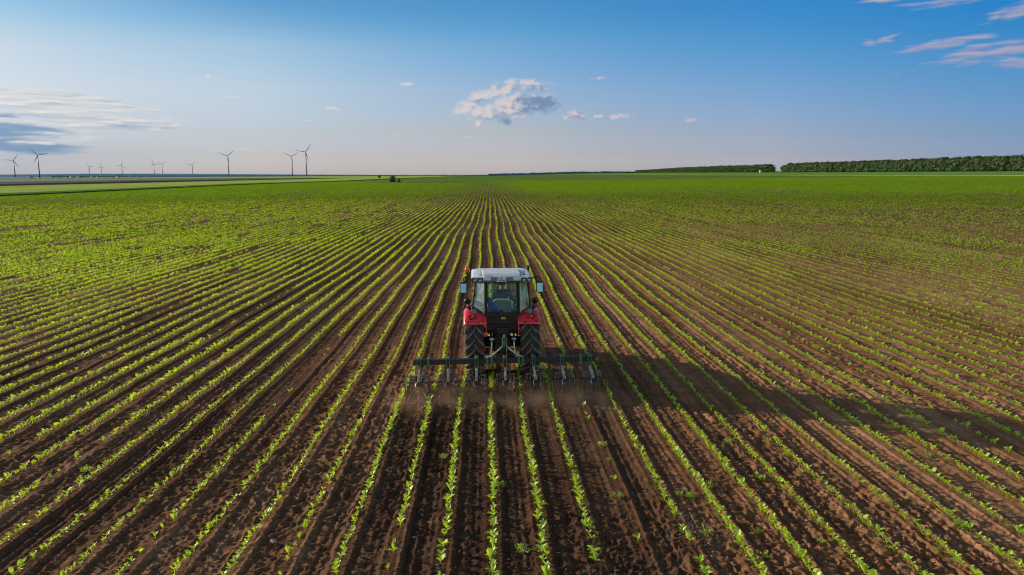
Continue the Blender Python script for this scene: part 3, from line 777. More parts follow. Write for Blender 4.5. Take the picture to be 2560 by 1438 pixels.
for tb in [
    (33.5,401,23,[(10,400),(44,386),(43,419)],'leftmost wind turbine, partly hazy, at the left edge of the photo',0),
    (93.5,388,26,[(75,368),(116,383),(84,410)],'tall wind turbine second from the left, one blade up to the left',0),
    (223,417,12.5,[(216,406),(235,415),(220,428)],'small faint wind turbine, left one of the faint pair over the ridge',1),
    (253,417,12.5,[(251,404),(243,422),(263,421)],'small faint wind turbine, right one of the faint pair over the ridge',1),
    (304,413,14,[(306,400),(290,416),(312,422)],'small wind turbine alone over the middle of the blue ridge',1),
    (384,410,14,[(379,397),(397,413),(374,420)],'small wind turbine, left one of the close pair, one blade straight up',0),
    (404.5,411,14,[(392,405),(416,404),(405,425)],'small wind turbine, right one of the close pair, two blades up in a V',0),
    (480,413,14,[(466,409),(489,404),(482,427)],'small wind turbine standing alone left of the tall middle turbine',0),
    (569,390,23.5,[(546,382),(586,375),(572,413)],'tall wind turbine standing alone in the middle of the row',0),
    (729,391,22,[(708,382),(746,381),(731,413)],'shorter wind turbine just left of the tallest one on the right',0),
    (764,380,27.5,[(737,376),(779,359),(771,407)],'tallest wind turbine, rightmost of all, with one blade up to the right',0)]:
    turbine(*tb)

# ------------------------------------------------------------------ tractor
TX, TY = .275, 17.72
TR_RZ = R(1.6)
tr = empty('tractor', (TX, TY, 0), TR_RZ)
tag(tr, 'red tractor with silver cab roof seen from behind, driving along the crop rows', 'tractor')
ZC = .84
def rear_wheel(sx):
    b_ = MB()   # rim
    b_.lathe([(.08,-.10),(.30,-.09),(.37,-.03),(.40,-.2),(.46,-.235),(.46,.235),(.40,.2),(.37,.03),(.30,.02),(.08,.02)], (sx*.715,0,ZC), 'X', 32, closed=True)
    for k in range(8):
        a = 2*PI*k/8; b_.disc((sx*.715+sx*.05, .2*math.cos(a), ZC+.2*math.sin(a)), (1,0,0), .022, .05, n=8)
    w = b_.build('rear_wheel', M['rim'], tr)
    b_ = MB()
    prof = [(.455,-.20),(.52,-.238),(.62,-.252),(.72,-.247),(.775,-.225),(.795,-.17),(.802,0),(.795,.17),(.775,.225),(.72,.247),(.62,.252),(.52,.238),(.455,.20)]
    b_.lathe(prof, (sx*.715,0,ZC), 'X', 64)
    b_.build('tyre', M['rubber'], w)
    b_ = MB(); nl = 20
    for side in (-1, 1):
        for k in range(nl):
            a0 = 2*PI*(k+(.5 if side > 0 else 0))/nl
            secs = []
            for tt in (0, .3, .6, .85, 1.0, 1.1):
                x = side*(-.018+.262*min(tt, 1.0)); lag = .36*tt**.85
                base = .80 if tt < .7 else (.79 if tt < .9 else (.765 if tt < 1.05 else .69))
                top = .842 if tt < .9 else (.832 if tt < 1.05 else .735)
                if tt > 1.05: x = side*.257
                secs.append((x, a0+lag, base-.02, top, .036-.008*(1-tt)))
            prev = None
            for (x, aa, rb, rt_, hw) in secs:
                # aa measured so that the outer end lies lower on the rear face
                ring = []
                for (rr_, da) in ((rb, -hw/.8*1.25), (rt_, -hw/.8), (rt_, hw/.8), (rb, hw/.8*1.25)):
                    q = aa+da; ring.append(b_.b.verts.new((sx*.715+x, -math.cos(-q)*rr_, ZC+math.sin(-q)*rr_)))
                if prev:
                    for j in range(3): b_.b.faces.new((prev[j], prev[j+1], ring[j+1], ring[j]))
                else: b_.b.faces.new(ring)
                prev = ring
            b_.b.faces.new(prev[::-1])
    b_.build('tread_lugs', M['lug'], w)
for sx in (-1, 1): rear_wheel(sx)
def front_wheel(sx):
    c = (sx*.72, 2.42, .60)
    b_ = MB(); b_.lathe([(.06,-.08),(.2,-.07),(.26,-.15),(.33,-.17),(.33,.17),(.26,.15),(.2,.03),(.06,.03)], c, 'X', 28, closed=True)
    w = b_.build('front_wheel', M['rim'], tr)
    b_ = MB(); b_.lathe([(.325,-.15),(.40,-.19),(.50,-.195),(.565,-.17),(.58,0),(.565,.17),(.50,.195),(.40,.19),(.325,.15)], c, 'X', 48)
    b_.build('tyre', M['rubber'], w)
    b_ = MB()
    for side in (-1, 1):
        for k in range(16):
            a0 = 2*PI*(k+(.5 if side > 0 else 0))/16; prev = None
            for tt in (0, .4, .8, 1.0):
                x = side*(-.01+.2*tt); aa = a0+.32*tt; rt_ = .612-.03*(tt > .9); rb = .56-.03*(tt > .9)
                ring = [b_.b.verts.new((c[0]+x, c[1]-math.cos(-(aa+da))*rr_, c[2]+math.sin(-(aa+da))*rr_)) for rr_, da in ((rb,-.06),(rt_,-.045),(rt_,.045),(rb,.06))]
                if prev:
                    for j in range(3): b_.b.faces.new((prev[j], prev[j+1], ring[j+1], ring[j]))
                prev = ring
            b_.b.faces.new(prev[::-1])
    b_.build('tread_lugs', M['lug'], w)
for sx in (-1, 1): front_wheel(sx)
# fenders
def fender(sx):
    b_ = MB(); n = 22
    sec = [(.40,.885),(.46,.903),(.60,.910),(.80,.908),(.90,.898),(.955,.873),(.985,.84),(.992,.80)]
    rows_ = []
    for k in range(n):
        a = R(42)+k/(n-1)*R(110)
        ext = max(0, (R(62)-a)/R(22)) if a < R(62) else 0
        ring = []
        for (x, r_) in sec:
            rr_ = r_ + .0*ext
            ring.append(b_.b.verts.new((sx*x, -math.cos(a)*rr_, ZC+math.sin(a)*rr_)))
        rows_.append(ring)
    for A, B in zip(rows_, rows_[1:]):
        for j in range(len(sec)-1):
            f = b_.b.faces.new((A[j], A[j+1], B[j+1], B[j])); f.smooth = True
    # inner side plate
    inner = []
    for k in range(n):
        a = R(42)+k/(n-1)*R(110); inner.append(b_.b.verts.new((sx*.40, -math.cos(a)*.60, ZC+math.sin(a)*.56)))
    for k in range(n-1):
        b_.b.faces.new((rows_[k][0], rows_[k+1][0], inner[k+1], inner[k]))
    # thin flange running down beside the tyre
    b_.bar((sx*.415, -math.cos(R(42))*.88, ZC+math.sin(R(42))*.88), (sx*.41, -.78, 1.16), .022, .05)
    o = b_.build('fender', M['red'], tr)
    md = o.modifiers.new('thickness', 'SOLIDIFY'); md.thickness = .018; md.offset = -1
    def on(a_deg, x, lift=0.0):
        a = R(a_deg); r_ = .908+lift
        return (sx*x, -math.cos(a)*r_, ZC+math.sin(a)*r_), (0, -math.cos(a), math.sin(a))
    p, nn = on(56, .80, .012)
    b_ = MB(); b_.disc(p, nn, .066, .03, n=24); tl = b_.build('tail_light', M['black'], o)
    p2, _ = on(56, .765, .028); b_ = MB(); b_.disc(p2, nn, .036, .02, n=20); b_.build('turn_signal_lens' if False else 'lens', M['amber_lens'], tl)
    p2, _ = on(54, .825, .028); b_ = MB(); b_.disc(p2, nn, .034, .02, n=20); b_.build('lens', M['red_lens'], tl)
    p, nn = on(53.5, .672, .008); b_ = MB(); b_.disc(p, nn, .032, .02, n=16); b_.build('reflector', M['red_lens'], o)
    for (aa, x, mt) in ((45, .60, 'black'), (45, .56, 'sticker' if sx < 0 else 'black'), (46.5, .87, 'black'), (49, .93, 'black')):
        p, nn = on(aa, x, .004); b_ = MB(); b_.disc(p, nn, .017, .012, n=12); b_.build('bolt_cover', M[mt], o)
    # work lamp at the top inner edge
    b_ = MB(); c_ = Vector((sx*.72, -.46, 1.755))
    b_.lathe([(.02,.05),(.06,.045),(.075,.0),(.075,-.035),(.068,-.04)], c_, 'Y', 20)
    b_.box(c_+Vector((0,.02,-.06)), (.03,.03,.08), .004)
    w_ = b_.build('work_lamp', M['black'], o)
    b_ = MB(); b_.disc(c_+Vector((0,-.034,0)), (0,-1,.15), .066, .012, n=20); b_.build('lamp_glass', M['silver_dark'], w_)
    return o
for sx in (-1, 1): fender(sx)
# indicator pods on stalks beside the cab
for sx in (-1, 1):
    b_ = MB(); b_.tube([(sx*.80,-.18,1.72),(sx*.85,-.2,1.80),(sx*.86,-.2,1.90)], [.028,.03,.022], 10)
    b_.box((sx*.845,-.2,1.80), (.10,.06,.07), .015)
    k = b_.build('stalk_lamp', M['black'], tr)
    b_ = MB(); b_.lathe([(.01,.085),(.05,.07),(.082,.03),(.088,-.01),(.07,-.045),(.02,-.055)], (sx*.88,-.2,1.975), 'Y', 20); b_.build('housing', M['black'], k)
    b_ = MB(); b_.disc((sx*.88,-.10,1.975), (0,1,0), .07, .02); b_.build('lens', M['amber_lens'], k)

# cab
def P3(x, y, z): return Vector((x, y, z))
zb, zt = 1.64, 2.53
RB, RT = lambda s: P3(s*.425,-.47,zb+.02), lambda s: P3(s*.415,-.50,zt)
OB, OT = lambda s: P3(s*.755,-.20,1.82), lambda s: P3(s*.665,-.26,zt)
FB, FT = lambda s: P3(s*.70,1.02,1.30), lambda s: P3(s*.60,.92,zt)
b_ = MB()
for s_ in (-1, 1):
    b_.bar(RB(s_), RT(s_), .075, .06, .012); b_.bar(OB(s_), OT(s_), .03, .035, .008); b_.bar(FB(s_), FT(s_), .06, .07, .01)
    b_.bar(P3(s_*.75,.25,1.45), P3(s_*.65,.22,zt), .04, .06, .01)
    b_.bar(RB(s_), OB(s_), .04, .05, .01); b_.bar(RT(s_), OT(s_), .05, .05, .01); b_.bar(OT(s_), FT(s_), .05, .05, .01)
    b_.bar(OB(s_), P3(s_*.76,.3,1.30), .05, .05, .01); b_.bar(P3(s_*.76,.3,1.30), FB(s_), .05, .06, .01)
b_.bar(RB(-1), RB(1), .06, .10, .012); b_.bar(RT(-1), RT(1), .06, .06, .01); b_.bar(FT(-1), FT(1), .05, .05, .01); b_.bar(FB(-1), FB(1), .06, .06, .01)
b_.quad(P3(.41,-.475,zb+.06), P3(.41,-.475,zb+.27), P3(.25,-.475,zb+.06)) if False else None
cf = b_.build('cab_frame', M['black'], tr)
b_ = MB(); b_.box((0,.28,1.40), (.80,1.40,.10), .02); b_.box((0,-.42,1.52), (.84,.09,.25), .02); b_.box((0,-.15,1.30), (.80,.55,.25), .02)
b_.build('cab_floor', M['black'], tr)
b_ = MB(); b_.quad(RB(-1)+P3(.03,0,.04), P3(.26,-.475,zb+.06), P3(.40,-.478,zb+.24), RT(1)+P3(-.02,0,-.03), RT(-1)+P3(.02,0,-.03))
rw = b_.build('rear_window', M['glass'], tr)
b_ = MB()   # seal round the pane and the cut corner
pts_ = [RB(-1)+P3(.04,-.02,.05), P3(.25,-.495,zb+.07), P3(.385,-.50,zb+.25), RT(1)+P3(-.045,-.02,-.05), RT(-1)+P3(.045,-.02,-.05)]
b_.tube(pts_+[pts_[0]], .008, 6); b_.build('window_seal', M['black'], rw)
b_ = MB(); b_.box((-.01,-.505,zb+.11), (.10,.03,.03), .008); b_.build('handle', M['black'], rw)
b_ = MB(); b_.tube([(-.03,-.52,2.28),(.35,-.52,2.28)], .007, 6); b_.build('wiper', M['black'], rw)
for s_ in (-1, 1):
    b_ = MB(); b_.quad(RB(s_)+P3(s_*.035,0,.02), OB(s_)+P3(-s_*.015,0,.02), OT(s_)+P3(-s_*.01,0,-.02), RT(s_)+P3(s_*.03,0,-.02)); b_.build('quarter_window', M['side_glass'], tr)
    b_ = MB(); b_.quad(OB(s_)+P3(0,.02,.02), P3(s_*.76,.3,1.33), FB(s_)+P3(0,-.03,.03), FT(s_)+P3(0,-.03,-.02), OT(s_)+P3(0,.02,-.02)); b_.build('door_window', M['glass'], tr)
b_ = MB(); b_.quad(FB(-1)+P3(.03,0,.03), FB(1)+P3(-.03,0,.03), FT(1)+P3(-.03,0,-.03), FT(-1)+P3(.03,0,-.03)); b_.build('windscreen', M['glass'], tr)

# roof
def rrect(w, y0, y1, rb_, rf_, n=6):
    pts = []
    for (cx, cy, a0, rr_) in ((w-rb_, y0+rb_, -90, rb_), (w-rf_, y1-rf_, 0, rf_), (-w+rf_, y1-rf_, 90, rf_), (-w+rb_, y0+rb_, 180, rb_)):
        for k in range(n+1):
            a = R(a0+90*k/n); pts.append((cx+rr_*math.cos(a), cy+rr_*math.sin(a)))
    return pts
def stack(b_, levels, mi=0, cap_top=True, cap_bot=True):
    rings = []
    for (w, y0, y1, rb_, rf_, z, dome) in levels:
        rings.append([b_.b.verts.new((x, y_, z+dome*(1-(x/w)**2))) for x, y_ in rrect(w, y0, y1, rb_, rf_)])
    for A, B in zip(rings, rings[1:]):
        for k in range(len(A)):
            f = b_.b.faces.new((A[k], A[(k+1)%len(A)], B[(k+1)%len(A)], B[k])); f.smooth = False; f.material_index = mi
    if cap_top: b_.b.faces.new(rings[-1])
    if cap_bot: b_.b.faces.new(rings[0][::-1])
b_ = MB()
stack(b_, [(.66,-.52,1.02,.12,.2,2.53,0),(.73,-.58,1.12,.14,.22,2.545,0),(.775,-.62,1.16,.16,.24,2.59,0),(.77,-.61,1.15,.16,.24,2.635,.004),(.72,-.56,1.08,.15,.24,2.652,.006),(.62,-.46,.98,.12,.2,2.662,.008)])
roof = b_.build('roof', M['silver'], tr)
b_ = MB()
stack(b_, [(.50,-.36,.62,.06,.1,2.665,.004),(.50,-.36,.62,.06,.1,2.688,.004),(.475,-.335,.6,.05,.09,2.702,.004)], cap_bot=False); b_.build('roof_hatch', M['silver'], roof)
b_ = MB(); stack(b_, [(.515,-.375,.64,.06,.1,2.655,.004),(.515,-.375,.64,.06,.1,2.678,.004)]); b_.build('hatch_seal', M['black'], roof)
b_ = MB(); stack(b_, [(.47,-.535,-.385,.02,.02,2.64,.0),(.47,-.535,-.385,.02,.02,2.674,0),(.455,-.52,-.40,.02,.02,2.688,0)]); b_.build('roof_spoiler', M['silver'], roof)
b_ = MB(); b_.box((-.0,-.622,2.60), (.56,.012,.105), .003); b_.build('roof_grille', M['silver_dark'], roof)
for x in (-.69,-.555,.555,.69):
    b_ = MB(); yb = -.60 if abs(x) < .6 else -.575
    b_.disc((x,yb,2.565), (0,-1,0), .072, .08, n=20); b_.box((x,yb+.02,2.585), (.15,.10,.10), .02); l_ = b_.build('roof_lamp', M['black'], roof)
    b_ = MB(); b_.lathe([(.001,.0),(.03,-.004),(.044,-.0)], (x,yb-.044,2.56), 'Y', 16); b_.build('lamp_glass', M['lamp_glass'], l_)
b_ = MB(); b_.tube([(.58,-.2,2.65),(.59,-.21,2.75),(.60,-.22,2.93)], [.012,.006,.003], 6); b_.build('aerial', M['black'], roof)
for x in (-.55, .6):
    b_ = MB(); b_.disc((x,-.30,2.665), (0,0,1), .018, .03); b_.build('roof_plug', M['black'], roof)
# number plate with its letters
b_ = MB(); b_.box((-.018,-.640,2.605), (.235,.012,.135), .004); pl = b_.build('number_plate', M['plate_white'], tr)
b_ = MB(); b_.box((-.120,-.648,2.635), (.026,.004,.062), 0); b_.build('blue_band', M['plate_blue'], pl)
def letters(txt, size, loc, parent, mat, name='lettering', xs=1.0):
    cu = bpy.data.curves.new('txt', 'FONT'); cu.body = txt; cu.size = size; cu.align_x = 'CENTER'; cu.extrude = .0015; cu.offset = .0012
    tmp = bpy.data.objects.new('txt', cu); COL.objects.link(tmp); bpy.context.view_layer.update()
    me = bpy.data.meshes.new_from_object(tmp.evaluated_get(bpy.context.evaluated_depsgraph_get()))
    bpy.data.objects.remove(tmp); me.materials.clear(); me.materials.append(mat)
    o = bpy.data.objects.new(name, me); COL.objects.link(o); o.parent = parent
    o.location = loc; o.rotation_euler = (PI/2, 0, 0); o.scale = (xs, 1, 1); return o
letters('B', .066, (-.018,-.649,2.615), pl, M['ink']); letters('07244', .066, (-.014,-.649,2.552), pl, M['ink'])
b_ = MB(); b_.box((.035,-.475,1.565), (.105,.012,.055), .003); st = b_.build('warning_sticker', M['sticker'], tr)
letters('C.R', .045, (.035,-.483,1.551), st, M['ink'])
# beacon, mirrors
b_ = MB(); b_.tube([(-.70,-.45,2.56),(-.80,-.46,2.60),(-.88,-.46,2.64),(-.88,-.46,2.72)], [.02,.018,.016,.014], 8); b_.disc((-.88,-.46,2.745), (0,0,1), .05, .05)
bc = b_.build('beacon', M['black'], tr)
b_ = MB(); b_.lathe([(.062,0),(.066,.03),(.063,.10),(.052,.135),(.02,.148),(.001,.15)], (-.88,-.46,2.77), 'Z', 20); b_.build('beacon_lens', M['orange_lens'], bc)
for s_ in (-1, 1):
    b_ = MB(); b_.tube([(s_*.72,-.30,2.56),(s_*.86,-.33,2.60),(s_*.95,-.35,2.62),(s_*.985,-.36,2.59),(s_*.99,-.36,2.52)], .017, 8)
    b_.box((s_*.985,-.34,2.35), (.185,.06,.30), .028); mi_ = b_.build('mirror', M['black'], tr)
    b_ = MB(); b_.box((s_*.985,-.382,2.35), (.145,.01,.25), .004, Matrix.Rotation(R(-9), 4, 'X')); b_.build('mirror_glass', M['mirror'], mi_)
# exhaust at the front right corner
b_ = MB(); b_.tube([(.80,1.15,1.2),(.80,1.15,2.3),(.80,1.13,2.62),(.80,1.05,2.70)], [.055,.055,.035,.035], 12); b_.build('exhaust_pipe', M['black'], tr)
# interior: seat, console, wheel
b_ = MB(); b_.box((.02,.12,1.56), (.50,.48,.12), .04); b_.box((.02,-.16,1.77), (.44,.12,.48), .05, Matrix.Rotation(R(6), 4, 'X')); b_.box((.02,.1,1.52), (.34,.34,.2), .02)
seat = b_.build('driver_seat', M['seat'], tr)
b_ = MB(); b_.tube([(-.24,-.20,1.75),(-.23,-.21,1.95),(-.14,-.22,2.01),(.18,-.22,2.01),(.27,-.21,1.95),(.28,-.20,1.75)], .022, 8); b_.build('seat_piping', M['seat_light'], seat)
b_ = MB(); b_.box((.40,.1,1.72), (.16,.6,.34), .04); b_.box((-.45,.15,1.62), (.12,.5,.18), .03); b_.tube([(.38,.1,1.88),(.37,.05,2.06)], [.012,.02], 8); b_.build('console', M['seat'], tr)
b_ = MB(); b_.box((.02,.92,1.72), (.42,.2,.5), .06); b_.build('dashboard', M['black'], tr)
b_ = MB(); b_.tube([(.02,.80,1.75),(.02,.64,1.95)], .025, 8)
sw_c, sw_n = Vector((.02,.62,1.97)), Vector((0,-.62,.78)).normalized(); u1 = Vector((1,0,0)); u2 = sw_n.cross(u1)
b_.tube([sw_c+(u1*math.cos(2*PI*k/20)+u2*math.sin(2*PI*k/20))*.2 for k in range(21)], .014, 8, cap=False)
b_.bar(sw_c-u1*.19, sw_c+u1*.19, .03, .015)
b_.build('steering_wheel', M['black'], tr)
# hood, grille, engine, axle
b_ = MB(); rings = []
for (y_, w, z0, z1) in ((1.08,.40,1.02,1.66),(1.6,.40,.98,1.62),(2.4,.37,.92,1.52),(2.95,.32,.88,1.36),(3.10,.26,.92,1.22)):
    ring = []
    for k in range(13):
        a = PI*k/12; x = w*math.copysign(abs(math.cos(a))**.45, math.cos(a)); z = z0+(z1-z0)*abs(math.sin(a))**.5
        ring.append(b_.b.verts.new((x, y_, z)))
    rings.append(ring)
for A, B in zip(rings, rings[1:]):
    for k in range(12): f = b_.b.faces.new((A[k], A[k+1], B[k+1], B[k])); f.smooth = True
b_.b.faces.new(rings[-1]); b_.b.faces.new(rings[0][::-1])
hd = b_.build('hood', M['red'], tr)
b_ = MB(); b_.box((0,3.09,1.05), (.42,.06,.26), .02); b_.build('grille', M['black'], hd)
for s_ in (-1, 1):
    b_ = MB(); b_.box((s_*.21,3.06,1.24), (.13,.05,.09), .02); b_.build('headlight', M['lamp_glass'], hd)
b_ = MB(); b_.box((0,1.9,.82), (.46,1.9,.42), .05); b_.box((0,.3,.88), (.42,1.5,.55), .05); b_.box((0,2.95,.78), (.5,.3,.35), .03)
b_.tube([(-.62,0,ZC),(.62,0,ZC)], .14, 16); b_.tube([(-.62,2.42,.60),(.62,2.42,.60)], .07, 12)
b_.build('chassis', M['dark_metal'], tr)
b_ = MB()
b_.box((0,-.36,.92), (.40,.34,.52), .04); b_.box((0,-.42,1.24), (.30,.30,.18), .03); b_.box((-.09,-.56,1.28), (.09,.08,.10), .015); b_.box((-.05,-.56,1.20), (.16,.06,.05), .01)
b_.box((.08,-.55,1.14), (.11,.10,.08), .02); b_.box((.16,-.54,1.26), (.04,.06,.14), .01); b_.tube([(-.13,-.55,1.22),(-.16,-.66,1.12),(-.10,-.70,1.0),(-.04,-.62,.9)], .012, 6)
b_.tube([(.12,-.56,1.20),(.17,-.68,1.15),(.12,-.8,1.05),(.02,-.9,1.0)], .011, 6); b_.tube([(.05,-.55,1.28),(.09,-.66,1.26),(.14,-.72,1.18),(.15,-.6,1.05)], .010, 6)
b_.disc((0,-.55,.72), (0,1,0), .07, .1); b_.box((0,-.52,.50), (.12,.3,.06), .01)
b_.disc((.1,-.55,.98), (0,1,0), .045, .06); b_.disc((-.1,-.55,.98), (0,1,0), .045, .06)
b_.build('gearbox_housing', M['dark_metal'], tr)
b_ = MB(); b_.tube([(-.36,-.50,1.20),(.36,-.50,1.20)], .035, 10)
for s_ in (-1, 1):
    b_.bar((s_*.30,-.48,1.20), (s_*.28,-.92,1.10), .045, .07, .008)
b_.build('lift_arms' if False else 'lift_arm', M['dark_metal'], tr)
for s_ in (-1, 1):
    b_ = MB(); b_.tube([(s_*.28,-.92,1.11),(s_*.285,-.93,.95),(s_*.30,-.95,.78),(s_*.31,-.96,.60)], [.020,.016,.024,.02], 10); b_.disc((s_*.28,-.92,1.12), (1,0,0), .04, .09); b_.box((s_*.28,-.92,1.125), (.14,.03,.025), .005)
    b_.build('lift_rod', M['steel'], tr)
    b_ = MB(); b_.bar((s_*.22,-.30,.52), (s_*.38,-1.24,.60), .05, .075, .008); b_.disc((s_*.38,-1.24,.60), (1,0,0), .05, .06); b_.build('lower_link', M['dark_metal'], tr)
    b_ = MB(); b_.bar((s_*.50,-.15,.95), (s_*.48,-.74,.86), .03, .04); b_.box((s_*.48,-.75,.83), (.03,.03,.16), .004); k = b_.build('reflector_bracket', M['black'], tr)
    b_ = MB(); b_.box((s_*.48,-.775,.795), (.085,.012,.048), .003); b_.build('reflector', M['red_lens'], k)
    b_ = MB(); b_.tube([(s_*.40,-.62,1.13),(s_*.56,-.62,1.135)], .012, 8); b_.disc((s_*.41,-.62,1.13), (1,0,0), .025, .03); b_.build('stabiliser_pin', M['steel'], tr)
b_ = MB(); b_.tube([(0,-.62,1.10),(0,-.85,1.17),(0,-1.22,1.20)], [.022,.03,.022], 10); b_.build('top_link', M['dark_metal'], tr)

# driver
def skin_obj(name, chains, mat, parent, levels=2):
    """chains: list of lists of (pos, radius); first point of a later chain may reuse an index by passing an int"""
    me = bpy.data.meshes.new(name); vs, es, rs_ = [], [], []
    for ch in chains:
        prev = None
        for item in ch:
            if isinstance(item, int): prev = item; continue
            vs.append(item[0]); rs_.append(item[1]); i = len(vs)-1
            if prev is not None: es.append((prev, i))
            prev = i
    me.from_pydata(vs, es, []); o = link_mesh(name, me, mat, parent)
    o.modifiers.new('skin', 'SKIN').use_smooth_shade = True
    for i, v in enumerate(me.skin_vertices[0].data):
        r_ = rs_[i]; v.radius = (r_, r_) if not isinstance(r_, tuple) else r_; v.use_root = (i == 0)
    s_ = o.modifiers.new('subd', 'SUBSURF'); s_.levels = levels; s_.render_levels = levels
    return o
TM = Matrix.Translation((TX, TY, 0)) @ Matrix.Rotation(TR_RZ, 4, 'Z')
drv = empty('person', TM @ Vector((.03,.04,1.69)), TR_RZ)
tag(drv, 'driver in dark blue shirt and dark cap sitting in the tractor cab, seen from behind', 'person')
# pelvis 0, waist 1, chest 2, neck base 3, neck 4, head 5,6
spine = [((0,0,.07),.15), ((0,.01,.24),.14), ((0,.0,.42),.165), ((0,.03,.53),.085), ((0,.05,.59),.058), ((0,.07,.67),.085), ((0,.07,.755),.078)]
def arm(s): return [2, ((s*.17,.0,.47),.078), ((s*.215,.02,.40),.058), ((s*.25,.10,.24),.045), ((s*.22,.34,.23),.036), ((s*.185,.47,.275),.026), ((s*.175,.535,.30),.030)]
def leg(s): return [0, ((s*.10,.05,.05),.095), ((s*.16,.46,.07),.066), ((s*.17,.52,-.10),.052), ((s*.17,.60,-.30),.036), ((s*.17,.70,-.33),.036)]
ch = [spine]; 
body = skin_obj('body', [spine, arm(-1), arm(1), leg(-1), leg(1)], M['skin'], drv)
for s_ in (-1, 1):
    fc = [[((s_*.175+f*.014, .55, .305), .010), ((s_*.175+f*.014, .585, .315), .009), ((s_*.175+f*.013, .60, .295), .008), ((s_*.175+f*.012, .59, .275), .007)] for f in (-1.5,-.5,.5,1.5)]
    fc.append([((s_*.175-s_*.02, .52, .305), .011), ((s_*.175-s_*.045, .54, .31), .009), ((s_*.175-s_*.05, .565, .305), .008)])
    for f_ in fc: skin_obj('finger', [f_], M['skin'], drv, 1)
def grow(ch, d): return [it if isinstance(it, int) else (it[0], it[1]+d) for it in ch]
shirt_sp = grow(spine[:4], .012)
skin_obj('shirt', [shirt_sp, grow(arm(-1)[:5], .012), grow(arm(1)[:5], .012)], M['shirt'], drv)
skin_obj('trousers', [[((0,0,.07),.178), ((0,.01,.24),.165)], grow(leg(-1)[:5], .012), grow(leg(1)[:5], .012)], M['shirt'], drv)
b_ = MB(); b_.lathe([(.098,-.01),(.102,.03),(.092,.08),(.06,.115),(.001,.125)], (0,.07,.735), 'Z', 20)
b_.box((0,.185,.735), (.15,.11,.012), .005, Matrix.Rotation(R(-8), 4, 'X')); b_.build('cap', M['cap'], drv)
b_ = MB()
for s_ in (-1, 1): b_.ball((s_*.085,.075,.70), (.022,.04,.06))
b_.ball((0,.165,.695), (.03,.035,.05)); b_.build('ear' if False else 'face_features', M['skin'], drv)
b_ = MB(); b_.lathe([(.088,-.06),(.096,-.02),(.096,.03)], (0,.058,.715), 'Z', 20); b_.build('hair', paint('dark hair', (.02,.015,.012), .8, 0, .1), drv)
# blue jacket hanging at the left of the seat
b_ = MB(); gx, gz = 9, 12; G = []
for i in range(gx):
    rw_ = []
    for j in range(gz):
        u, v = i/(gx-1), j/(gz-1)
        x = -.40+(.10+.24*v)*u+.07*v+.0; z = 2.12-.42*v-.04*u; y_ = -.36-.02*math.sin(u*9+v*3)-.012*math.sin(u*17)
        rw_.append(b_.b.verts.new((x, y_, z)))
    G.append(rw_)
for i in range(gx-1):
    for j in range(gz-1): f = b_.b.faces.new((G[i][j], G[i+1][j], G[i+1][j+1], G[i][j+1])); f.smooth = True
jk = b_.build('jacket', M['blue_cloth'], None); jk.matrix_world = TM
sd = jk.modifiers.new('thickness', 'SOLIDIFY'); sd.thickness = .02
tag(jk, 'bright blue jacket hanging inside the cab window left of the seat', 'jacket')

# ------------------------------------------------------------------ row crop hoe
BY = TY-1.36
cu_ = empty('row_cultivator', (.34, BY, 0), R(2.6))
tag(cu_, 'green row crop cultivator with a long black beam and seven tine units behind the tractor', 'cultivator')
BZ = .69
b_ = MB(); b_.box((0,0,BZ), (4.50,.13,.13), .008); b_.build('beam', M['beam'], cu_)
b_ = MB(); b_.box((0,.10,1.10), (.09,.03,.20), .006); b_.bar((-.048,.10,.98), (-.048,.10,1.24), .018, .09); b_.bar((.048,.10,.98), (.048,.10,1.24), .018, .09)
b_.tube([(0,.08,1.18),(0,.10,1.32)], [.026,.02], 8)
b_.build('mast', M['green'], cu_)
for s_ in (-1, 1):
    b_ = MB(); b_.tube([(s_*.05,.10,1.02),(s_*.32,.03,.80),(s_*.40,.0,.785),(s_*.44,-.02,.77)], .022, 8); b_.build('brace', M['green_pale'], cu_)
    for x in (s_*.44, s_*.33 if s_ < 0 else s_*.34):
        b_ = MB(); b_.box((x,-.080,BZ-.01), (.055,.022,.21), .004); b_.box((x,0,BZ+.082), (.055,.18,.02), .004)
        for z in (-.09,.08): b_.disc((x,-.098,BZ+z), (0,1,0), .013, .02, n=6)
        b_.build('clamp_plate', M['green'], cu_)
    b_ = MB(); b_.box((s_*.40,.10,.60), (.05,.16,.22), .01); b_.build('hitch_plate', M['green'], cu_)
    b_ = MB(); b_.box((s_*1.88,-.080,BZ-.01), (.06,.022,.21), .004); b_.box((s_*1.88,0,BZ+.082), (.06,.18,.03), .004); b_.build('clamp_plate', M['green'], cu_)
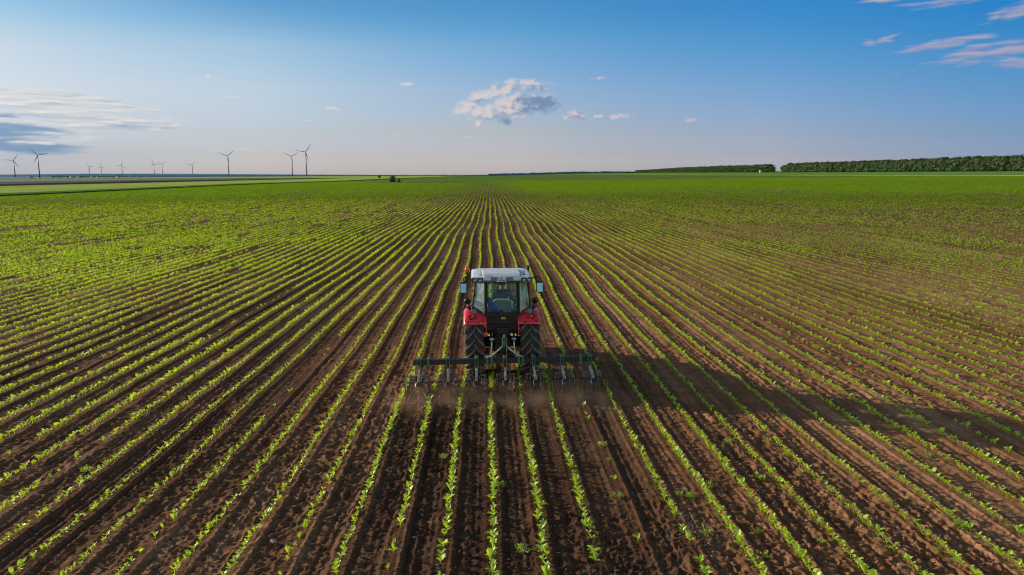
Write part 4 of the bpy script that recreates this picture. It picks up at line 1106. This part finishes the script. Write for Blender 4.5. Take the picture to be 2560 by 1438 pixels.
def row_unit():
    b_ = MB()
    for s_ in (-1, 1): b_.box((s_*.034,-.085,BZ-.05), (.018,.03,.32), .003)
    b_.box((0,0,BZ+.085), (.095,.20,.035), .006); b_.box((0,-.07,BZ-.20), (.06,.06,.10), .008)
    b_.tube([(-.02,-.09,BZ+.1),(-.02,-.09,BZ+.15)], .012, 6)
    u = b_.build('row_unit', M['green'], cu_)
    b_ = MB(); b_.bar((0,-.08,.50), (0,-.26,.44), .05, .075, .006); b_.bar((0,-.24,.45), (0,-.52,.33), .062, .07, .008)
    for s_ in (-1, 1): b_.bar((s_*.028,-.24,.46), (s_*.02,-.62,.26), .012, .055, .003)
    b_.build('arm', M['green_pale'], u)
    b_ = MB(); b_.box((0,-.58,.30), (.075,.10,.09), .01); b_.tube([(-.30,-.40,.30),(.30,-.40,.30)], .016, 8); b_.box((-.15,-.46,.31), (.14,.03,.03), .004); b_.disc((0,-.64,.30), (0,1,0), .02, .03, n=6)
    b_.box((.09,-.3,.36), (.03,.03,.14), .004); b_.box((-.2,-.36,.36), (.025,.03,.16), .004); b_.box((.2,-.36,.37), (.025,.03,.18), .004)
    b_.build('crossbar', M['dark_metal'], u)
    for s_, x in ((-1,-.24), (1,.24), (-1,-.11), (1,.12)):
        big = abs(x) > .2
        b_ = MB(); b_.lathe([(.02,-.012),(.15 if big else .13,-.008),(.155 if big else .135,0),(.15 if big else .13,.008),(.02,.012)], (x,-.34 if big else -.18,.17 if big else .14), 'X', 22, closed=True)
        b_.disc((x,-.34 if big else -.18,.17 if big else .14), (1,0,0), .035, .05, n=12)
        b_.build('disc', M['worn'], u)
    for s_ in (-1, 1):
        b_ = MB(); b_.tube([(s_*.03,-.62,.29),(s_*.10,-.76,.20),(s_*.19,-.95,.13),(s_*.215,-1.05,.07),(s_*.21,-1.20,.0)], .009, 6); b_.build('tine', M['rust'], u)
        b_ = MB(); b_.box((s_*.315,-.52,.13), (.008,.26,.24), .002); b_.build('crop_shield', M['yellow'], u)
        b_ = MB(); b_.tube([(s_*.16,-.42,.29),(s_*.165,-.50,.20),(s_*.16,-.48,.08),(s_*.15,-.56,.0)], [.011,.011,.011,.016], 6); b_.build('tine', M['rust'], u)
    b_ = MB(); b_.tube([(0,-.63,.28),(.005,-.74,.17),(.01,-.90,.06),(.01,-.95,-.01)], [.012,.012,.010,.014], 6); b_.build('tine', M['rust'], u)
    for s_ in (-1, 1):
        b_ = MB(); b_.bar((s_*.20,-.34,.46), (s_*.205,-.40,.16), .028, .05, .004); b_.bar((s_*.13,-.40,.40), (s_*.13,-.44,.10), .022, .045, .004); b_.box((s_*.17,-.38,.44), (.12,.05,.04), .006)
        b_.build('tine_holder', M['worn'], u)
        b_ = MB(); b_.tube([(s_*.09,-.16,.52),(s_*.10,-.26,.50),(s_*.09,-.36,.44),(s_*.07,-.50,.40)], .012, 6); b_.build('linkage_rod', M['worn'], u)
        b_ = MB(); b_.tube([(s_*.27,-.36,.32),(s_*.275,-.46,.24),(s_*.27,-.42,.10),(s_*.25,-.52,.0)], [.010,.010,.010,.016], 6); b_.build('tine', M['rust'], u)
    b_ = MB(); b_.tube([(-.06,-.52+.0,.33),(-.065,-.60,.20)], .02, 8); b_.box((0,-.50,.385), (.045,.06,.06), .006); b_.build('bolt_block', M['steel'], u)
    b_ = MB(); b_.tube([(-.215,-1.12,.03),(.212,-1.14,.035)], .007, 6); b_.tube([(-.205,-1.03,.06),(.205,-1.03,.05)], .005, 6); b_.build('drag_bar', M['rust'], u)
    return u
u0 = row_unit()
ru = random.Random(2)
for k in range(7):
    u = u0 if k == 0 else copy_tree(u0, cu_)
    u.location = ((k-3)*.70 + (0,-.0,.0)[k % 3], 0, 0); u.rotation_euler = (0, 0, R(ru.uniform(-2, 2)+(k-3)*.6))
for x in (-1.36, .045, 2.15):
    b_ = MB(); b_.tube([(x,-.02,BZ+.08),(x,-.02,BZ+.30)], .009, 6); b_.build('marker_pin', M['rust'], cu_)

# dust thrown up by the tines
m, t, out = new_mat('soil dust')
tc = t.node('ShaderNodeTexCoord').outputs['Object']
sp = t.node('ShaderNodeSeparateXYZ', i_0=tc)
n_ = t.noise(tc, 1.9, 3, .6)
zf = t.smooth(sp.outputs[2], .50, .02); yf = t.math('MULTIPLY', t.smooth(sp.outputs[1], -1.5, .2), t.smooth(sp.outputs[1], 1.0, .3))
xf = t.smooth(t.math('ABSOLUTE', sp.outputs[0]), 3.15, 1.9)
px_ = t.math('MULTIPLY_ADD', t.math('COSINE', t.math('MULTIPLY', sp.outputs[0], 2*PI/.7)), .18, .75)
d_ = t.math('MULTIPLY', t.math('MULTIPLY', t.math('MULTIPLY', zf, yf), xf), t.math('MULTIPLY', px_, t.smooth(n_, .34, .72)))
v = t.node('ShaderNodeVolumeScatter'); v.inputs['Color'].default_value = (.58,.33,.19,1); v.inputs['Anisotropy'].default_value = .3
t.put(v.inputs['Density'], t.math('MULTIPLY', d_, 1.5)); ab = t.node('ShaderNodeVolumeAbsorption')
t.l.new(v.outputs[0], out.inputs['Volume'])
b_ = MB(); b_.box((0,-.25,.26), (6.4,2.7,.52), .0)
du = b_.build('dust_haze', m, None); du.location = (.34, BY-1.15, .01); du.rotation_euler = (0, 0, R(2.6))
tag(du, 'low brown dust haze hanging over the soil behind the cultivator tines', 'dust', kind='stuff')

# ------------------------------------------------------------------ light and sky
SUN_AZ = R(-64.0); SUN_EL = R(13.0)
sd_ = Vector((math.sin(SUN_AZ)*math.cos(SUN_EL), math.cos(SUN_AZ)*math.cos(SUN_EL), math.sin(SUN_EL)))
sl = bpy.data.lights.new('sun', 'SUN'); so_ = bpy.data.objects.new('sun', sl); COL.objects.link(so_)
sl.energy = 5.0; sl.angle = R(.55); sl.color = (1.0,.90,.73)
so_.rotation_euler = sd_.to_track_quat('Z', 'Y').to_euler()
w = bpy.data.worlds.new('World'); sc.world = w; w.use_nodes = True
t = NT(w.node_tree); t.n.clear(); out = t.n.new('ShaderNodeOutputWorld'); bg = t.n.new('ShaderNodeBackground')
sky = t.n.new('ShaderNodeTexSky'); sky.sky_type = 'NISHITA'; sky.sun_disc = False
sky.sun_elevation = SUN_EL; sky.sun_rotation = SUN_AZ; sky.air_density = 1.0; sky.dust_density = .8; sky.ozone_density = 1.5; sky.altitude = 100
bg.inputs['Strength'].default_value = .1
D = t.node('ShaderNodeTexCoord').outputs['Generated']
s3 = t.node('ShaderNodeSeparateXYZ', i_0=D)
az = t.math('MULTIPLY', t.math('ARCTAN2', s3.outputs[0], s3.outputs[1]), 180/PI)
el = t.math('MULTIPLY', t.math('ARCSINE', s3.outputs[2]), 180/PI)
RAT = [[(0.0, (0.08, 0.125, 0.33)), (0.0938, (0.09, 0.125, 0.275)), (0.1812, (0.1225, 0.1525, 0.27)), (0.3563, (0.195, 0.205, 0.2625)), (0.5312, (0.2175, 0.23, 0.27)), (0.6062, (0.19, 0.2275, 0.27)), (0.6875, (0.14962499999999998, 0.2205, 0.2808))], [(0.0, (0.1925, 0.24, 0.475)), (0.1, (0.185, 0.2125, 0.37)), (0.2062, (0.2025, 0.22, 0.3325)), (0.4125, (0.27, 0.27, 0.325)), (0.6062, (0.24, 0.2825, 0.33)), (0.6937, (0.1675, 0.245, 0.315)), (0.7875, (0.1075, 0.21, 0.3))], [(0.0, (0.3275, 0.37, 0.6675)), (0.1062, (0.27, 0.28, 0.4675)), (0.2188, (0.265, 0.26, 0.37)), (0.4313, (0.245, 0.28, 0.385)), (0.6438, (0.1675, 0.28, 0.3925)), (0.7312, (0.1175, 0.26, 0.3825)), (0.8313, (0.0975, 0.245, 0.375))], [(0.0, (0.3675, 0.42, 0.8075)), (0.1, (0.265, 0.295, 0.5675)), (0.2, (0.2375, 0.26, 0.4575)), (0.4062, (0.185, 0.265, 0.435)), (0.6, (0.11, 0.2625, 0.435)), (0.6875, (0.0825, 0.255, 0.4375)), (0.7812, (0.0675, 0.245, 0.44))], [(0.0, (0.2675, 0.3575, 0.83)), (0.0813, (0.1775, 0.25, 0.595)), (0.1688, (0.145, 0.2125, 0.4525)), (0.35, (0.1075, 0.21, 0.3975)), (0.5188, (0.06, 0.2125, 0.405)), (0.5938, (0.0425, 0.2, 0.3875)), (0.6813, (0.0275, 0.2, 0.4125))]]
def adj(stops): return t.ramp(t.math('DIVIDE', el, 16.0), stops)
cols_ = [-34, -18, 2, 22, 38]
acc = adj(RAT[0])
for k in range(1, 5):
    fk = t.node('ShaderNodeMapRange', interpolation_type='LINEAR'); t.put(fk.inputs[0], az); fk.inputs[1].default_value = cols_[k-1]; fk.inputs[2].default_value = cols_[k]
    acc = t.mix(fk.outputs[0], acc, adj(RAT[k]))
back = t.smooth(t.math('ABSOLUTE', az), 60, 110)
acc = t.mix(back, acc, (.60,.57,.56,1))  # sky behind the camera brightened as added fill for the tractor
acc = t.mix(t.smooth(el, 14.5, 28), acc, (.31,.30,.29,1))  # overhead sky, out of frame, set to fill the shadows
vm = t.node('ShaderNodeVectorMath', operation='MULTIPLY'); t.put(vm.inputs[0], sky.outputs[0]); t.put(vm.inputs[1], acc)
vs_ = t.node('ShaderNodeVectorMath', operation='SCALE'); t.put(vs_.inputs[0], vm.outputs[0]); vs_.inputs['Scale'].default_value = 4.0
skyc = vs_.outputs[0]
def azel(px_, py_):
    d = ray(px_, py_); return math.degrees(math.atan2(d.x, d.y)), math.degrees(math.asin(d.z))
PUFF = [(1165,272,60,22,-10,1.1),(1215,282,64,30,0,1.3),(1285,266,80,40,-6,1.5),(1352,258,62,30,4,1.5),(1205,240,66,20,-20,1.1),(1310,208,110,11,2,.95),(1262,226,74,18,-18,1.1),(1330,222,70,12,4,.8),(1264,304,24,16,0,1.1),(1196,308,16,14,-30,1),
 (1438,286,34,18,0,1.2),(1418,294,22,9,0,1),(1498,294,20,10,0,1),(1545,291,50,9,-5,1.05),(1730,305,20,9,0,1),(1018,211,28,9,0,.9),(828,270,34,10,3,.9),(775,302,24,5,0,.8),(995,332,10,5,0,.8),(1168,343,16,4,0,.7),(520,189,10,5,-10,.7),(1498,195,24,6,0,.6),(1450,211,10,5,-20,.6)]
STREAK = [(2176,108,30,11,8,1.1),(2216,98,34,8,-18,1.1),(2300,118,80,15,-10,1.3),(2390,104,120,13,-6,1.2),(2430,132,115,24,-8,1.3),(2530,122,90,34,-6,1.5),(2440,156,66,11,-4,1.1),(2540,156,80,18,0,1.3),(2500,34,56,18,-26,1.1),(2560,22,80,30,-16,1.3),(2390,2,170,12,0,1.3),(2200,-2,100,8,0,1.1),(2258,182,26,4,-5,.7),(2040,262,32,3,0,.5),
 (40,230,140,13,1,1.4),(190,246,170,15,6,1.4),(320,264,110,11,5,1.4),(60,262,120,16,2,1.2),(110,278,160,14,2,1.4),(260,281,160,9,-1,1.1),(300,301,180,11,0,1.4),(430,308,46,11,14,1.2),(110,306,170,9,0,1.3),(400,324,110,6,0,1.1),(540,325,28,4,-4,.8),(150,338,130,8,3,1.1),(120,354,110,9,-3,1.1),(210,358,80,5,2,.9),(580,241,34,5,3,.7),(600,375,60,5,0,.5),(130,262,260,30,4,.95),(230,312,260,22,0,.95)]
DARK = [(20,324,190,26,2,1.5),(60,362,200,26,4,1.1),(300,317,190,12,0,.8),(0,290,80,8,0,.8),(150,290,200,10,0,.4)]
def blobs(vec, L):
    acc_ = None
    for (cx, cy, rx, ry, ro, wt) in L:
        a0, e0 = azel(cx, cy); a1, _ = azel(cx+rx, cy); _, e1 = azel(cx, cy-ry)
        mp = t.mapping(vec, (a0, e0, 0), (0, 0, R(-ro)), (max(.1, abs(a1-a0)), max(.06, abs(e1-e0)), 1), 'TEXTURE')
        ln = t.node('ShaderNodeVectorMath', operation='LENGTH'); t.put(ln.inputs[0], mp)
        v_ = t.math('MULTIPLY_ADD', ln.outputs['Value'], -wt, wt)
        acc_ = v_ if acc_ is None else t.math('MAXIMUM', acc_, v_)
    return acc_
ae = t.node('ShaderNodeCombineXYZ'); t.put(ae.inputs[0], az); t.put(ae.inputs[1], el)
ae = ae.outputs[0]
def warp(vec, sc_, amp):
    nz = t.node('ShaderNodeTexNoise'); t.put(nz.inputs['Vector'], t.mapping(vec, scale=sc_)); nz.inputs['Scale'].default_value = 1; nz.inputs['Detail'].default_value = 3; nz.inputs['Roughness'].default_value = .5
    m_ = t.node('ShaderNodeVectorMath', operation='MULTIPLY_ADD'); t.put(m_.inputs[0], nz.outputs['Color']); m_.inputs[1].default_value = amp; m_.inputs[2].default_value = tuple(-a/2 for a in amp)
    a_ = t.node('ShaderNodeVectorMath', operation='ADD'); t.put(a_.inputs[0], vec); t.put(a_.inputs[1], m_.outputs[0]); return a_.outputs[0]
wp = warp(ae, (1.1, 1.5, 1), (1.2, .8, 0)); ws = warp(ae, (.5, 2.2, 1), (2.6, .55, 0))
n1 = t.noise(t.mapping(ae, scale=(1.3, 1.8, 1)), 1.1, 5, .5); n2 = t.noise(t.mapping(ae, scale=(.3, 2.2, 1)), 1.3, 5, .5)
def off(v, dx, dy):
    a_ = t.node('ShaderNodeVectorMath', operation='ADD'); t.put(a_.inputs[0], v); a_.inputs[1].default_value = (dx, dy, 0); return a_.outputs[0]
b0 = blobs(wp, PUFF[:10]); b1 = blobs(wp, PUFF[10:])
dp = t.math('ADD', t.math('MAXIMUM', b0, b1), t.math('MULTIPLY', t.math('SUBTRACT', n1, .52), 1.5))
ds = t.math('ADD', blobs(ws, STREAK), t.math('MULTIPLY', t.math('SUBTRACT', n2, .5), 1.7))
dd = t.math('ADD', blobs(ws, DARK), t.math('MULTIPLY', t.math('SUBTRACT', n2, .5), 1.0))
# light from the sun side (left, above)
lp = t.noise(t.mapping(off(ae, -.35, .28), scale=(1.3, 1.8, 1)), 1.1, 5, .5)
bl0 = blobs(off(wp, -1.0, .45), PUFF[1:7:2]); bl1 = blobs(off(wp, -.35, .22), PUFF[10:15:2])
g0 = t.math('MULTIPLY', t.math('SUBTRACT', b0, t.math('MAXIMUM', bl0, -.6)), .55); g1 = t.math('MULTIPLY', t.math('SUBTRACT', b1, t.math('MAXIMUM', bl1, -.5)), .8)
inside = t.math('GREATER_THAN', b0, b1)
gsel = t.node('ShaderNodeMix', data_type='FLOAT'); t.put(gsel.inputs[0], inside); t.put(gsel.inputs[2], g1); t.put(gsel.inputs[3], g0)
lit = t.math('ADD', t.math('MULTIPLY', t.math('SUBTRACT', n1, lp), 2.4), t.math('SUBTRACT', t.math('ADD', gsel.outputs[0], .56), t.math('MULTIPLY', t.smooth(blobs(wp, [(1345,264,105,42,6,1), (1262,306,26,20,0,1), (1200,254,40,14,-10,.8)]), .0, .7), 1.15)), clamp=True)
az01 = t.node('ShaderNodeMapRange'); t.put(az01.inputs[0], az); az01.inputs[1].default_value = -36; az01.inputs[2].default_value = 40
def srgb(*c): return tuple(((x/255+.055)/1.055)**2.4*10 for x in c)
def ramp10(f, stops):   # colours above 1 are scaled back up
    r_ = t.ramp(f, [(p_, tuple(c/10 for c in cc)) for p_, cc in stops]); v_ = t.node('ShaderNodeVectorMath', operation='SCALE'); t.put(v_.inputs[0], r_); v_.inputs['Scale'].default_value = 10; return v_.outputs[0]
lightc = ramp10(az01.outputs[0], [(0, srgb(236,230,226)), (.3, srgb(222,216,214)), (.52, srgb(210,201,205)), (.8, srgb(176,176,198)), (1, srgb(162,164,192))])
shadec = ramp10(az01.outputs[0], [(0, srgb(176,192,204)), (.3, srgb(170,182,196)), (.52, srgb(118,142,176)), (.8, srgb(122,142,186)), (1, srgb(108,134,186))])
cc = t.mix(lit, shadec, lightc)
ls = t.noise(t.mapping(off(ae, -.2, .16), scale=(.3, 2.2, 1)), 1.3, 5, .5)
lits = t.math('ADD', t.math('MULTIPLY', t.math('SUBTRACT', n2, ls), 2.4), .62, clamp=True)
cs = t.mix(lits, shadec, lightc)
col = t.mix(t.math('MULTIPLY', t.smooth(dd, .0, .7), .8), skyc, (*srgb(108,146,182), 1))
col = t.mix(t.math('MULTIPLY', t.smooth(ds, .0, 1.0), .92), col, cs)
col = t.mix(t.math('MULTIPLY', t.smooth(dp, .0, .9), .95), col, cc)
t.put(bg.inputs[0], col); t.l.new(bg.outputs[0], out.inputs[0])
sc.view_settings.view_transform = 'Standard'; sc.view_settings.look = 'None'; sc.view_settings.exposure = 0; sc.view_settings.gamma = 1
sc.cycles.max_bounces = 6; sc.cycles.transparent_max_bounces = 10; sc.cycles.diffuse_bounces = 3
sc.cycles.use_denoising = True
sc.cycles.pixel_filter_type = 'BLACKMAN_HARRIS'; sc.cycles.filter_width = 1.15
sc.cycles.volume_step_rate = 1.0
